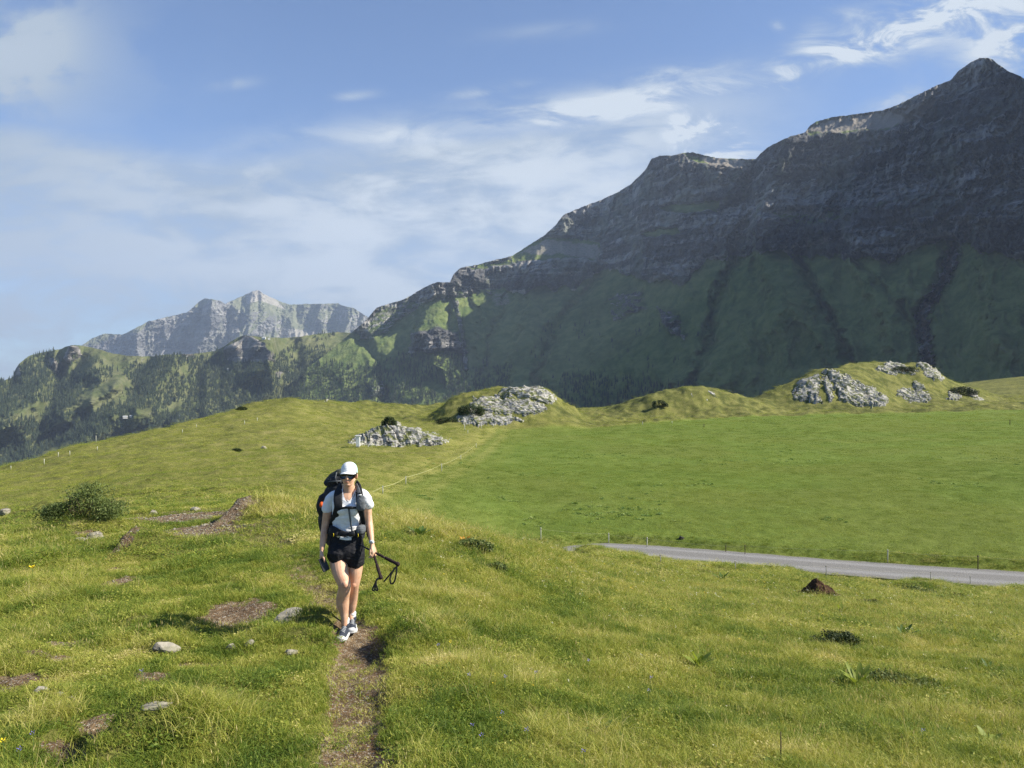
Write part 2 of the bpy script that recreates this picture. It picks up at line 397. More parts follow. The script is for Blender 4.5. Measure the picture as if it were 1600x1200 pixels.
PATHW = [.23, .22, .21, .23, .25, .22, .21, .28, .3, .35, .4]
DIRT = [(x_, y_, a, b, s) for (px, py, a, b, s) in [
    (372, 955, .36, .60, 1.25), (400, 988, .22, .16, 1.1), (335, 1010, .22, .07, .9), (320, 1040, .35, .10, .5), (240, 1065, .16, .18, .8), (125, 1165, .20, .24, .95), (165, 1130, .14, .2, .7), (250, 1100, .3, .15, .4),
    (15, 1065, .30, .18, .8), (60, 1040, .4, .12, .5), (340, 820, .6, 1.5, 1.15), (318, 834, .8, .6, 1.0), (280, 808, 1.5, 1.0, .75), (270, 830, .9, .6, .45),
    (130, 838, .45, .35, .8), (194, 865, .10, .45, 1.0), (180, 918, .16, .5, .8), (175, 890, .14, .35, .5), (300, 800, 1.0, .35, .4), (20, 1080, .4, .2, .5), (90, 1010, .4, .15, .45), (550, 1195, .33, .5, .3)]
    for (x_, y_, _z) in [at(px, py)]]

def detail(x, y):
    """relief added to base_z"""
    near = 1-sstep(45, 90, y)
    z = fbm(x*.9, y*.9, 4, .5, seed=1)*.10*near*sstep(.5, 4, y)
    z = z+fbm(x*3.7, y*3.7, 3, .55, seed=5)*.035*(1-sstep(25, 50, y))
    left = sstep(-.30, -.55, (x/np.maximum(y, .5)))*(1-sstep(19, 25, y))*sstep(5, 9, y)
    z = z+left*ridged(x*.35, y*.45, 3, .5, seed=8)*.12
    past = sstep(20, 35, y)*(1-sstep(250, 330, y))
    fieldm = field_mask(x, y)
    z = z+past*(fbm(x*.12, y*.12, 5, .55, seed=12)*.9*(1-fieldm)+fbm(x*.1, y*.1, 4, .5, seed=15)*.16*fieldm)
    kn = sstep(150, 170, y)*(1-fieldm)*(1-sstep(300, 360, y))
    z = z+kn*(fbm(x*.10, y*.06, 5, .6, seed=17)*1.5+ridged(x*.16, y*.10, 3, .5, seed=18)*.5)
    # pasture terracettes
    z = z+past*(1-fieldm)*ridged(x*.18, y*.5, 3, .5, seed=19)*.22
    for (mx, my, rl, rr, ry, h) in MOUND:
        h = h*1.25
        d = x-mx; q = np.exp(-np.abs(d/np.where(d < 0, rl, rr))**np.where(d < 0, 3, 2)-((y-my)/ry)**2)
        z = z+h*q
    for (mx, my, rx, ry, h) in PIT:
        h = h*1.35
        z = z-h*np.exp(-((x-mx)/rx)**2-((y-my)/ry)**2)
    d, s, t = seg_dist(PATH, x, y)
    w = np.interp(t, np.arange(len(PATHW)), PATHW)
    z = z-.07*np.exp(-(d/w)**4)*np.where(y < 40, 1, 0)
    return z

FIELD_EDGE = [(590, 800), (590, 768), (640, 748), (700, 722), (740, 700), (757, 684), (745, 674), (725, 668)]
FEW = [at(*q)[:2] for q in [(590, 780), (620, 757), (665, 740), (705, 722), (738, 702), (757, 687), (770, 672)]]
FPOLY = [FEW[0]]+FEW[1:]+[at(900, 668)[:2], at(1000, 662)[:2], at(1150, 652)[:2], at(1600, 640)[:2], (400, 220), (60, 32), ROAD[20].tolist(), (7.0, 46.0), (2.5, 45.0), (-3, 44), (-8, 39)]
def field_mask(x, y): return soft_poly(FPOLY, x, y, 1.5)
def road_d(x, y): return seg_dist([tuple(p) for p in ROAD[::3]], x, y)

def ground_z(x, y):
    x = np.asarray(x, float); y = np.asarray(y, float)
    z = base_z(x, y)+detail(x, y)
    d, s, t = road_d(x, y)
    k = sstep(2.3, 1.7, d)
    z = z*(1-k)+(ROAD_Z-.03)*k
    far = (s > 0) if ROAD_FAR_POS else (s < 0)
    z = z-np.where(far, 0, 1)*.34*sstep(8.5, 3.2, d)*(1-k)*sstep(7.5, 12, x)
    z = z+np.where(far, 0, 1)*.22*np.exp(-((d-3.4)/1.6)**2)*sstep(9, 6, x)
    z = z+np.where(far, 1, 0)*.38*np.exp(-((d-2.9)/.75)**2)
    return z
_d, _s, _t = road_d(np.array([16.5]), np.array([48.0])); ROAD_FAR_POS = bool(_s[0] > 0)

def dirt_mask(x, y):
    d, s, t = seg_dist(PATH, x, y)
    w = np.interp(t, np.arange(len(PATHW)), PATHW)
    fade = np.interp(t, [0, 1, 2, 3, 4, 5, 6, 7, 8, 9, 10], [.50, .52, .66, .95, 1.0, .92, .58, .42, .34, .24, .1])
    n = fbm(x*3.1, y*3.1, 4, .6, seed=31)
    m = sstep(1.25, .65, d/w+n*.55)*fade
    for (mx, my, a, b, s) in DIRT:
        q = np.hypot((x-mx)/a, (y-my)/b)
        m = np.maximum(m, s*sstep(1.25, .6, q+n*.8))
    # worn brown tread beside the path further back
    d2, _, _ = seg_dist([tuple(at(430, 850)[:2]), tuple(at(395, 822)[:2])], x, y)
    m = np.maximum(m, .3*sstep(1.0, .3, d2))
    m = np.where(y > 60, 0, m)
    return np.clip(m, 0, 1)

# ground mesh
pxs = np.unique(np.concatenate([np.linspace(-6000, -60, 60), np.linspace(-60, 1660, 760), np.linspace(1660, 6000, 46)]))
ds = np.exp(np.concatenate([np.linspace(math.log(.5), math.log(3.4), 20, endpoint=False), np.linspace(math.log(3.4), math.log(60), 620, endpoint=False), np.linspace(math.log(60), math.log(300), 330, endpoint=False), np.linspace(math.log(300), math.log(690), 50)]))
PX, DD = np.meshgrid(pxs, ds)
GX = (PX-800)/F*DD; GY = DD
GZ = ground_z(GX, GY)
gd = dirt_mask(GX, GY)
fm = field_mask(GX, GY)
band_d, _, _ = seg_dist(FEW, GX, GY)
bandm = np.exp(-(band_d/3.6)**2)*(.7+.3*np.cos(band_d*2.4))
heathm = sstep(150, 165, GY)*(1-sstep(.0, .5, fm))*np.clip(.62+.9*fbm(GX*.07, GY*.07, 4, .6, seed=711), 0, .9)
gv = np.stack([GX, GY, GZ], -1).reshape(-1, 3)
gf = gridfaces(len(ds), len(pxs))

gm, N, out = new_mat("ground")
tco = N.new('ShaderNodeTexCoord').outputs['Object']
fa = N.attr('field')[2]; da = N.attr('dirt')[2]; ba = N.attr('track')[2]
n1 = N.noise(tco, .35, 6, .6); n2 = N.noise(tco, 2.6, 6, .65); n3 = N.noise(tco, 14, 5, .7); n4 = N.noise(tco, .05, 4, .5); n5 = N.noise(tco, 60, 3, .7)
past = N.ramp(N.m('ADD', N.m('MULTIPLY', n1, .55), N.m('MULTIPLY', n2, .45)), [(.33, (.088, .100, .024)), (.47, (.155, .160, .040)), (.56, (.205, .198, .058)), (.68, (.27, .24, .095))])
meadow = N.ramp(N.m('ADD', N.m('MULTIPLY', n1, .5), N.m('MULTIPLY', n2, .5)), [(.33, (.090, .136, .022)), (.48, (.122, .172, .030)), (.58, (.150, .198, .040)), (.7, (.20, .225, .058))])
meadow = N.mix(N.sm(n4, .42, .6), meadow, N.mix(.5, meadow, (.145, .165, .036)))
gcol = N.mix(fa, past, meadow)
gcol = N.mix(N.attr('heath')[2], gcol, N.mix(N.sm(n1, .4, .6), (.062, .072, .022), (.15, .150, .048)))
gcol = N.mix(N.m('MULTIPLY', ba, .9), gcol, (.27, .26, .075))
fine = N.m('MULTIPLY_ADD', n3, .9, .55)
gcol = N.mix(1.0, gcol, N.xyz(fine, fine, fine), 'MULTIPLY')
peb = N.new('ShaderNodeTexVoronoi'); N.put(peb.inputs['Vector'], tco); peb.inputs['Scale'].default_value = 110
pebc = N.sep(peb.outputs['Color'])[0]
soil = N.mix(N.sm(n2, .35, .65), (.16, .095, .048), (.27, .195, .115))
soil = N.mix(N.sm(pebc, .80, .86), soil, N.mix(pebc, (.26, .23, .18), (.46, .42, .35)))
soil = N.mix(N.sm(n3, .35, .6, 1, 0), soil, (.11, .075, .045))
thr = N.m('ADD', da, N.m('MULTIPLY', N.m('SUBTRACT', n3, .5), .9))
gcol = N.mix(N.m('MULTIPLY', N.sm(thr, .22, .5), N.sm(da, .05, .3)), gcol, soil)
bh = N.m('ADD', N.m('MULTIPLY', n2, .5), N.m('ADD', N.m('MULTIPLY', n3, .35), N.m('MULTIPLY', n5, .18)))
principled(N, out, gcol, .95, .08, bh, 1.0, .16)

me = mesh_np("ground", gv, gf)
mask = (gd.reshape(-1)[gf].mean(1) > .33) & (GY.reshape(-1)[gf].mean(1) < 14) & (seg_dist(PATH, GX, GY)[0].reshape(-1)[gf].mean(1) < .42)
def submesh(name, sel):
    f = gf[sel]; used, inv = np.unique(f, return_inverse=True)
    m_ = mesh_np(name, gv[used], inv.reshape(f.shape))
    fattr(m_, 'dirt', gd.reshape(-1)[used]); fattr(m_, 'field', fm.reshape(-1)[used]); fattr(m_, 'track', bandm.reshape(-1)[used]); fattr(m_, 'heath', heathm.reshape(-1)[used])
    return m_
bpy.data.meshes.remove(me)
g_o = obj("ground", submesh("ground", ~mask), gm); tag(g_o, kind='structure')
p_o = obj("dirt_path", submesh("dirt_path", mask), gm); tag(p_o, kind='structure')

# road sheet
rm, N, out = new_mat("gravel")
tco = N.new('ShaderNodeTexCoord').outputs['Object']
wa = N.attr('across')[2]
a1 = N.noise(tco, 30, 4, .8); a2 = N.noise(tco, 1.6, 4, .6); a3 = N.noise(tco, 120, 2, .7)
rc = N.mix(N.sm(a1, .3, .7), (.13, .127, .12), (.30, .29, .275))
rut = N.m('ABSOLUTE', N.m('SUBTRACT', N.m('ABSOLUTE', wa), .48))
rc = N.mix(N.sm(rut, .05, .28, 0, 1), N.mix(.6, rc, (.27, .265, .26)), N.mix(.5, rc, (.17, .165, .155)))
rc = N.mix(N.m('MULTIPLY', N.sm(N.m('ABSOLUTE', wa), .8, 1.0), N.sm(a2, .4, .6)), rc, (.15, .15, .06))
principled(N, out, rc, .95, .1, a1, .9, .03)
tang = np.gradient(ROAD, axis=0); tang /= np.linalg.norm(tang, axis=1)[:, None]; nor = np.stack([-tang[:, 1], tang[:, 0]], 1)
NA = 19; aa = np.linspace(-1, 1, NA)
wob = 1+.10*fbm(np.arange(len(ROAD))*.31, np.zeros(len(ROAD)), 3, seed=3)
rx = ROAD[:, None, :]+nor[:, None, :]*(aa[None, :, None]*RW*wob[:, None, None])
rz = ROAD_Z+.035-.03*aa**2-.02*np.exp(-((np.abs(aa)-.48)/.13)**2)
rv = np.concatenate([rx, np.broadcast_to(rz[None, :, None], rx.shape[:2]+(1,))], -1)
rz2 = rv.copy(); rz2[..., 2] += fbm(rx[..., 0]*.8, rx[..., 1]*.8, 3, seed=9)*.03
rme = mesh_np("road", rz2.reshape(-1, 3), gridfaces(len(ROAD), NA))
fattr(rme, 'across', np.broadcast_to(aa[None, :], rx.shape[:2]).ravel())
tag(obj("road", rme, rm), kind='structure')
# ------------------------------------------------------------------ mountains: integrated from slope fields (metres)
FARZ = {}
def build_range(name, px0, px1, npx, sky_pts, base_py, base_D, slope_fn, relief_fn, nrow, mat, attrs, back=34, extra=None, back_len=.35, blur=0):
    pxs_ = np.linspace(px0, px1, npx) if extra is None else extra
    S = np.interp(pxs_, [p[0] for p in sky_pts], [p[1] for p in sky_pts])
    S = S+np.where((pxs_ > 0) & (pxs_ < 1700), fbm(pxs_*.11, pxs_*0, 4, .6, seed=41)*1.6, 0)
    v = np.linspace(0, 1, nrow)
    PY = base_py(pxs_)[None, :]*(1-v[:, None])+S[None, :]*v[:, None]
    PXm = np.broadcast_to(pxs_[None, :], PY.shape)
    cot = 1/np.tan(np.radians(slope_fn(PXm, PY, v[:, None], S[None, :])))
    D = np.empty_like(PY); D[0] = base_D(pxs_)
    for r in range(1, nrow):
        dp = PY[r-1]-PY[r]; el = -(PY[r-1]-HY)/F
        D[r] = D[r-1]+cot[r]*D[r-1]*dp/F/np.maximum(1-cot[r]*el, .25)
    if blur:
        kk = np.exp(-.5*(np.arange(-3*blur, 3*blur+1)/blur)**2); kk /= kk.sum(); n_in = int((pxs_ < 1762).sum())
        L_ = np.log(D); Lp = np.pad(L_, ((0, 0), (3*blur, 3*blur)), 'edge')
        Ls = sum(kk[i]*Lp[:, i:i+L_.shape[1]] for i in range(len(kk)))
        w_ = np.clip((n_in-3*blur-np.arange(L_.shape[1]))/30., 0, 1) if n_in < L_.shape[1] else 1.0
        D = np.exp(L_*(1-w_)+Ls*w_)
    rel = relief_fn(PXm, PY, v[:, None], D)
    Dr = D+rel
    X = (PXm-800)/F*Dr; Z = -(PY-HY)/F*Dr
    vis = (PXm, PY, Dr)
    bX, bY, bZ = [], [], []
    for k in range(1, back+1):                     # the far side falls away behind the skyline
        s = k/back; run = Dr[-1]*back_len*s
        bY.append(Dr[-1]+run); bX.append(X[-1]*(1+run/Dr[-1]*.9)); bZ.append(Z[-1]-run*.75+0*run)
    V = np.stack([np.vstack([X, bX]), np.vstack([Dr, bY]), np.vstack([Z, bZ])], -1)
    me = mesh_np(name, V.reshape(-1, 3), gridfaces(nrow+back, len(pxs_)))
    for an, fn in attrs.items():
        a = fn(PXm, PY); a = np.vstack([a, np.repeat(a[-1:], back, 0)])
        fattr(me, an, a.ravel())
    o = obj(name, me, mat); tag(o, kind='structure')
    FARZ[name] = (pxs_, PY, Dr)
    return o
def range_point(name, px, py):
    pxs_, PY, Dr = FARZ[name]
    out_ = []
    c = np.clip(np.interp(px, pxs_, np.arange(len(pxs_))), 0, len(pxs_)-1).astype(int)
    n = PY.shape[0]
    fr = (PY[0, c]-py)/(PY[0, c]-PY[-1, c])
    r = np.clip(fr*(n-1), 0, n-1).astype(int)
    D = Dr[r, c]
    return (px-800)/F*D, D, -(py-HY)/F*D

# mountain materials --------------------------------------------------
def mount_mat(name, grass_a, grass_b, rock_a, rock_b, scree, sc=1.0, bump=3.0):
    m, N, out = new_mat(name)
    t = N.new('ShaderNodeTexCoord').outputs['Object']
    ra = N.attr('rock')[2]; sa = N.attr('scree')[2]
    big = N.noise(t, .004*sc, 6, .6); mid = N.noise(t, .02*sc, 7, .65); fin = N.noise(t, .09*sc, 5, .7)
    vert = N.noise(N.mapv(t, (1, 1, .16)), .035*sc, 6, .65)
    strat = N.noise(N.mapv(t, (.25, .25, 2.6), (.12, -.10, 0)), .02*sc, 5, .6)
    g = N.mix(N.sm(mid, .35, .65), grass_a, grass_b)
    g = N.mix(N.sm(big, .5, .7, 0, .6), g, tuple(c*.62 for c in grass_a))
    r = N.mix(N.sm(N.m('ADD', N.m('MULTIPLY', vert, .5), N.m('MULTIPLY', strat, .5)), .40, .60), rock_a, rock_b)
    bandn = N.noise(N.mapv(t, (.12, .12, 1.5), (.10, -.06, 0)), .012*sc, 4, .6)
    r = N.mix(N.sm(bandn, .47, .53, 0, .8), r, tuple(c*.62 for c in rock_a))
    r = N.mix(N.sm(fin, .5, .7, 0, .45), r, rock_b)
    r = N.mix(N.sm(mid, .56, .70, 0, .55), r, grass_a)
    r = N.mix(N.sm(N.noise(N.mapv(t, (1, 1, .7)), .0065*sc, 5, .65, .5), .50, .60, 0, .55), r, N.mix(.35, grass_a, rock_b))
    sc_ = N.mix(N.sm(fin, .3, .7), tuple(c*.8 for c in scree), scree)
    geo = N.new('ShaderNodeNewGeometry'); nz = N.sep(geo.outputs['Normal'])[2]
    rk = N.m('ADD', ra, N.m('MULTIPLY', N.m('SUBTRACT', mid, .5), 1.2))
    rk = N.m('ADD', rk, N.sm(nz, .40, .70, .28, -.18))
    c = N.mix(N.sm(rk, .35, .6), g, r)
    c = N.mix(N.sm(N.m('ADD', sa, N.m('MULTIPLY', N.m('SUBTRACT', fin, .5), .8)), .35, .65), c, sc_)
    h = N.m('ADD', N.m('MULTIPLY', N.m('ADD', N.m('ADD', vert, strat), N.m('MULTIPLY', fin, .5)), N.m('MULTIPLY_ADD', ra, .9, .1)), N.m('MULTIPLY', mid, .6))
    principled(N, out, c, .95, .08, h, 1.0, bump*6)
    return m
M_big = mount_mat("alp", (.070, .105, .030), (.150, .180, .060), (.070, .072, .078), (.38, .37, .355), (.25, .225, .19))
M_far = mount_mat("limestone", (.13, .145, .09), (.19, .195, .13), (.15, .15, .155), (.36, .35, .33), (.33, .31, .27), sc=.5, bump=6)
M_hill = mount_mat("hillside", (.078, .098, .034), (.135, .140, .064), (.13, .125, .12), (.34, .32, .29), (.24, .22, .17), sc=.8)

def poly_max(polys, px, py):
    r = np.zeros(np.shape(px))
    for (poly, w, s) in polys: r = np.maximum(r, s*soft_poly(poly, px, py, w))
    return r
# ---- far limestone massif
def far_rock(px, py):
    wx = px+fbm(px*.03, py*.03, 4, seed=61)*14; wy = py+fbm(px*.03, py*.03, 4, seed=65)*10
    return np.clip(poly_max([([(120, 545), (215, 515), (300, 482), (345, 466), (372, 480), (372, 520), (330, 570), (120, 570)], 6, 1.0),
                     ([(455, 470), (590, 470), (600, 560), (500, 540), (470, 500)], 6, .35), ([(372, 480), (455, 500), (380, 540)], 8, .45)], wx, wy)+.25*fbm(px*.05, py*.05, 3, seed=2), 0, 1)
def far_scree(px, py): return poly_max([([(384, 458), (404, 450), (425, 462), (448, 485), (430, 478), (405, 470), (385, 476)], 4, .9), ([(440, 510), (520, 520), (500, 530), (430, 528)], 3, .6)], px, py)
FAR_SKY = [(60, 590), (130, 538), (145, 528), (165, 521), (190, 523), (200, 519), (215, 511), (232, 502), (250, 498), (275, 492), (292, 488), (302, 480), (310, 472), (320, 466), (345, 470), (352, 475), (366, 468), (382, 461), (395, 455), (404, 453), (412, 459), (425, 465), (440, 472), (455, 476), (480, 475), (528, 474), (536, 478), (552, 481), (565, 489), (580, 499), (640, 540), (760, 580)]
def far_slope(px, py, v, S):
    r = far_rock(px, py)
    return 31+r*24+fbm(px*.045, py*.09, 4, seed=71)*10
def far_relief(px, py, v, D):
    w = px+(py-500)*.32+fbm(px*.02, py*.02, 3, seed=82)*9
    spur = -900*np.exp(-((w-392)/30.)**2)*v*(v < 1)-500*np.exp(-((w-330)/16.)**2)*v-420*np.exp(-((w-548)/22.)**2)*v - 350*np.exp(-((w-225)/20.)**2)*v
    r = ridged(w*.024, py*.012, 5, .5, seed=73)*-260+ridged(w*.11, py*.09, 4, .6, seed=79)*-75*(.3+far_rock(px, py))
    r = r + ridged(px*.35, py*.25, 3, .6, seed=99)*-34
    return (spur+r)*sstep(0, .12, v)
build_range("mountain", 60, 760, 620, FAR_SKY, lambda p: np.full_like(p, 640.), lambda p: np.full_like(p, 8200.)+(p-300)*1.0, far_slope, far_relief, 260, M_far,
            {'rock': far_rock, 'scree': far_scree}, back_len=.12)

# ---- wooded hills on the left
HILL_SKY = [(-900, 560), (-300, 600), (-60, 612), (0, 596), (20, 590), (24, 577), (30, 568), (45, 556), (60, 552), (92, 546), (104, 541), (118, 539), (135, 541), (152, 545), (175, 552), (200, 556), (235, 557), (262, 554), (300, 553), (335, 549), (352, 540), (366, 530), (380, 524), (405, 526), (440, 528), (470, 526), (500, 521), (530, 519), (560, 521), (600, 530), (700, 560), (900, 600)]
def hill_rock(px, py):
    wx = px+fbm(px*.06, py*.06, 3, seed=161)*5; wy = py+fbm(px*.06, py*.06, 3, seed=165)*5
    return poly_max([([(98, 560), (108, 542), (120, 543), (124, 556), (108, 566)], 3, .9), ([(76, 560), (86, 560), (94, 580), (86, 584), (76, 572)], 2.5, 1.3), ([(352, 545), (384, 522), (400, 528), (425, 548), (430, 566), (350, 566)], 3, .85), ([(22, 588), (24, 570), (36, 576), (34, 590)], 2.5, .8),
                     ([(285, 551), (303, 548), (303, 559), (287, 558)], 2, 1.3), ([(430, 580), (450, 580), (450, 592), (430, 592)], 3, .5)], wx, wy)
def hill_slope(px, py, v, S):
    s = 27+10*fbm(px*.012, py*.02, 3, seed=111)+hill_rock(px, py)*32
    return np.clip(s, 15, 65)
HGUL = [([(125, 560), (100, 590), (80, 620), (60, 660)], 16, 130), ([(230, 560), (200, 610), (130, 650), (60, 700)], 15, 110), ([(330, 560), (290, 620), (240, 680)], 16, 90), ([(460, 545), (465, 600), (460, 640)], 20, 160)]
HRDG = [([(118, 541), (150, 585), (175, 600), (100, 640), (0, 660)], 30, 160), ([(262, 554), (240, 585), (220, 612), (150, 640)], 26, 130), ([(45, 560), (50, 615), (0, 655)], 26, 140), ([(235, 645), (180, 660), (60, 730)], 18, 130)]
def hill_relief(px, py, v, D):
    r = ridged(px*.016+py*.01, py*.012, 4, .45, seed=121)*-95+fbm(px*.06, py*.06, 4, seed=127)*28
    for (pl, w, a) in HGUL: r = r+a*np.exp(-(seg_dist(pl, px, py)[0]/w)**2)
    for (pl, w, a) in HRDG: r = r-a*np.exp(-(seg_dist(pl, px, py)[0]/w)**2)
    r = r-330*np.clip((px-345)/80, 0, 1)*sstep(440, 424, px)*sstep(640, 570, py)
    return r*sstep(0, .08, v)
build_range("wooded_hills", -900, 900, 760, HILL_SKY, lambda p: np.interp(p, [-900, 0, 300, 900], [860, 790, 720, 690]).astype(float), lambda p: np.interp(p, [-900, 0, 250, 500, 900], [2000, 2300, 2500, 2900, 3600]),
            hill_slope, hill_relief, 320, M_hill, {'rock': hill_rock, 'scree': lambda px, py: poly_max([([(180, 590), (215, 580), (205, 598), (170, 606)], 5, .4), ([(520, 525), (552, 518), (548, 535), (520, 540)], 4, .35)], px, py)}, back_len=.2)

# ---- the big mountain on the right
BIG_SKY = [(440, 640), (480, 575), (520, 545), (545, 523), (560, 511), (575, 497), (588, 481), (600, 477), (630, 468), (645, 460), (668, 446), (682, 441), (703, 441), (709, 428), (720, 418), (745, 414), (770, 407), (800, 400), (828, 382), (850, 368), (868, 352), (880, 336), (905, 325), (935, 314), (962, 302), (985, 288), (1001, 273), (1010, 263), (1018, 248), (1032, 243), (1050, 243), (1066, 239), (1082, 238), (1098, 242), (1120, 247), (1150, 248), (1180, 249), (1188, 240), (1200, 230), (1215, 222), (1235, 213), (1258, 207), (1264, 198), (1275, 190), (1300, 183), (1340, 178), (1380, 172), (1402, 164), (1430, 150), (1462, 134), (1486, 125), (1496, 112), (1510, 102), (1520, 95), (1530, 91), (1543, 90), (1552, 94), (1562, 102), (1575, 111), (1590, 117), (1602, 124), (1640, 140), (1700, 150), (1700, 110), (1760, 20), (1850, -200), (2000, -420), (2300, -480), (2700, -350)]  # last points: unseen spur right of frame, added height to shade the visible slopes
RBASE = [(430, 560), (560, 520), (600, 505), (640, 490), (700, 455), (800, 452), (900, 445), (940, 415), (1000, 430), (1060, 440), (1110, 402), (1160, 394), (1200, 388), (1260, 398), (1320, 396), (1390, 405), (1430, 385), (1480, 372), (1540, 392), (1600, 402), (1750, 400), (2700, 380)]
def big_rock(px, py):
    wob = fbm(px*.035, py*.02, 4, seed=201)*16
    rb = np.interp(px, [a for a, _ in RBASE], [b for _, b in RBASE])+wob
    r = sstep(8, -8, py-rb)
    wx = px+fbm(px*.05, py*.05, 3, seed=205)*7; wy = py+fbm(px*.05, py*.05, 3, seed=209)*6
    r = r*(1-poly_max([([(800, 396), (850, 366), (935, 378), (940, 408), (890, 402), (800, 408)], 4, .9), ([(1030, 322), (1125, 312), (1130, 326), (1050, 333)], 4, 1), ([(1000, 362), (1060, 352), (1065, 364), (1010, 370)], 3, 1),
                         ([(1262, 200), (1300, 183), (1390, 172), (1430, 185), (1380, 203), (1262, 208)], 3, .8), ([(1060, 238), (1180, 248), (1165, 262), (1090, 252)], 3, .8), ([(730, 415), (800, 402), (800, 412), (740, 421)], 3, .7),
                         ([(590, 480), (640, 465), (680, 470), (640, 500), (560, 530)], 7, .45), ([(1190, 330), (1300, 325), (1330, 345), (1230, 352)], 8, .45)], wx, wy))
    extra = poly_max([([(645, 520), (680, 510), (715, 520), (728, 548), (640, 550)], 5, .95), ([(950, 460), (1000, 452), (1010, 480), (960, 500)], 7, .6), ([(1030, 480), (1060, 490), (1070, 530), (1040, 510)], 7, .7),
                      ([(560, 500), (600, 478), (640, 480), (600, 520), (560, 530)], 6, .55), ([(575, 600), (600, 595), (600, 618), (580, 618)], 4, .45)], wx, wy)
    st = seg_dist([(1490, 395), (1478, 430), (1460, 460), (1440, 490), (1446, 540), (1452, 600)], px, py)[0]
    extra = np.maximum(extra, .85*sstep(13, 4, st+fbm(px*.1, py*.1, 3, seed=211)*9))
    st = seg_dist([(712, 470), (722, 520), (728, 575)], px, py)[0]; extra = np.maximum(extra, .7*sstep(5, 1.5, st))
    return np.clip(np.maximum(r, extra), 0, 1)
def big_scree(px, py):
    st_ = seg_dist([(1490, 395), (1478, 430), (1460, 460), (1440, 490), (1446, 540), (1452, 600)], px+fbm(px*.1, py*.1, 3, seed=213)*12, py)[0]
    base_ = .9*sstep(7, 2, st_)*(fbm(px*.15, py*.15, 3, seed=217)*.8+.7)
    wx = px+fbm(px*.06, py*.06, 3, seed=215)*6; wy = py+fbm(px*.06, py*.06, 3, seed=219)*5
    return base_+poly_max([([(1262, 200), (1300, 183), (1400, 168), (1470, 150), (1440, 185), (1380, 203), (1262, 208)], 5, .75), ([(805, 398), (850, 372), (935, 380), (942, 410), (880, 400)], 5, .6), ([(1085, 242), (1180, 250), (1170, 268), (1110, 262)], 4, .75), ([(1240, 300), (1290, 330), (1300, 350), (1270, 345), (1240, 320)], 4, .5),
                     ([(760, 455), (795, 455), (800, 480), (770, 478)], 6, .5), ([(1465, 200), (1600, 205), (1600, 235), (1480, 225)], 6, .35)], wx, wy)
CLIFFS = [([(1188, 248), (1215, 226), (1262, 210), (1390, 208), (1445, 224), (1600, 244), (1600, 292), (1440, 264), (1300, 280), (1190, 290)], 5, 1.0),
          ([(1008, 262), (1020, 250), (1060, 256), (1170, 268), (1195, 292), (1190, 330), (1130, 312), (1050, 318), (990, 322)], 5, 1.0),
          ([(930, 374), (1000, 350), (1060, 372), (1110, 352), (1250, 356), (1330, 350), (1400, 335), (1500, 342), (1600, 350), (1600, 400), (1480, 374), (1390, 402), (1200, 390), (1110, 404), (1060, 436), (940, 415)], 6, .9),
          ([(700, 422), (745, 420), (800, 414), (880, 410), (940, 414), (940, 446), (850, 450), (760, 446), (700, 450)], 4, 1.0), ([(590, 482), (640, 474), (690, 452), (700, 470), (640, 500), (590, 515)], 5, .6),
          ([(850, 366), (905, 328), (960, 304), (1000, 280), (1000, 320), (960, 345), (900, 372)], 5, .85), ([(1496, 108), (1530, 92), (1575, 112), (1600, 126), (1600, 150), (1550, 135), (1500, 132)], 4, 1.0), ([(1440, 160), (1600, 170), (1600, 196), (1470, 190)], 5, .5)]
LEDGES = [([(1240, 292), (1430, 270), (1600, 300), (1600, 330), (1400, 318), (1250, 335)], 7, .8), ([(1030, 322), (1130, 314), (1190, 335), (1180, 350), (1060, 338)], 5, 1), ([(1262, 204), (1300, 185), (1390, 174), (1440, 190), (1390, 204)], 4, 1), ([(800, 396), (850, 368), (935, 380), (940, 408), (880, 404)], 4, 1)]
def big_slope(px, py, v, S):
    rk = big_rock(px, py)
    # stacked cliff bands and ledges, dipping slightly
    h = (py + (px-1200)*.03 + fbm(px*.008, py*.02, 4, seed=221)*26)
    st = np.sin(h*.16)*.35+fbm(px*.012, h*.05, 4, seed=225)*1.6
    cliff = sstep(-.6, .8, st)*.55
    wx = px+fbm(px*.03, py*.03, 4, seed=261)*16; wy = py+fbm(px*.025, py*.03, 4, .6, seed=265)*15
    cliff = np.maximum(cliff, poly_max(CLIFFS, wx, wy))
    cliff = cliff*(1-.9*poly_max(LEDGES, wx, wy))
    s = 33+8*sstep(960, 1080, px)+fbm(px*.01, py*.02, 3, seed=229)*4+rk*(2+34*cliff)
    s = s+sstep(1780, 1880, px)*18  # steeper on the added off-frame shading spur
    s = np.where(py < S+30, np.maximum(s, 33+rk*22), s)
    return np.clip(s, 30, 76)
BGUL = [([(1245, 400), (1275, 455), (1312, 520), (1345, 600), (1350, 650)], 15, 110), ([(1490, 380), (1478, 430), (1440, 490), (1446, 560), (1455, 640)], 20, 150), ([(1175, 300), (1140, 420), (1122, 470), (1100, 560), (1060, 650)], 22, 120),
        ([(945, 410), (905, 470), (862, 520), (840, 600)], 22, 130), ([(790, 452), (775, 510), (762, 560), (745, 600)], 9, 60), ([(712, 455), (722, 520), (728, 590)], 7, 45), ([(1185, 250), (1160, 310), (1130, 330)], 18, 170), ([(1300, 330), (1330, 400), (1400, 470), (1430, 520)], 11, 45), ([(560, 520), (590, 560), (600, 640)], 22, 110)]
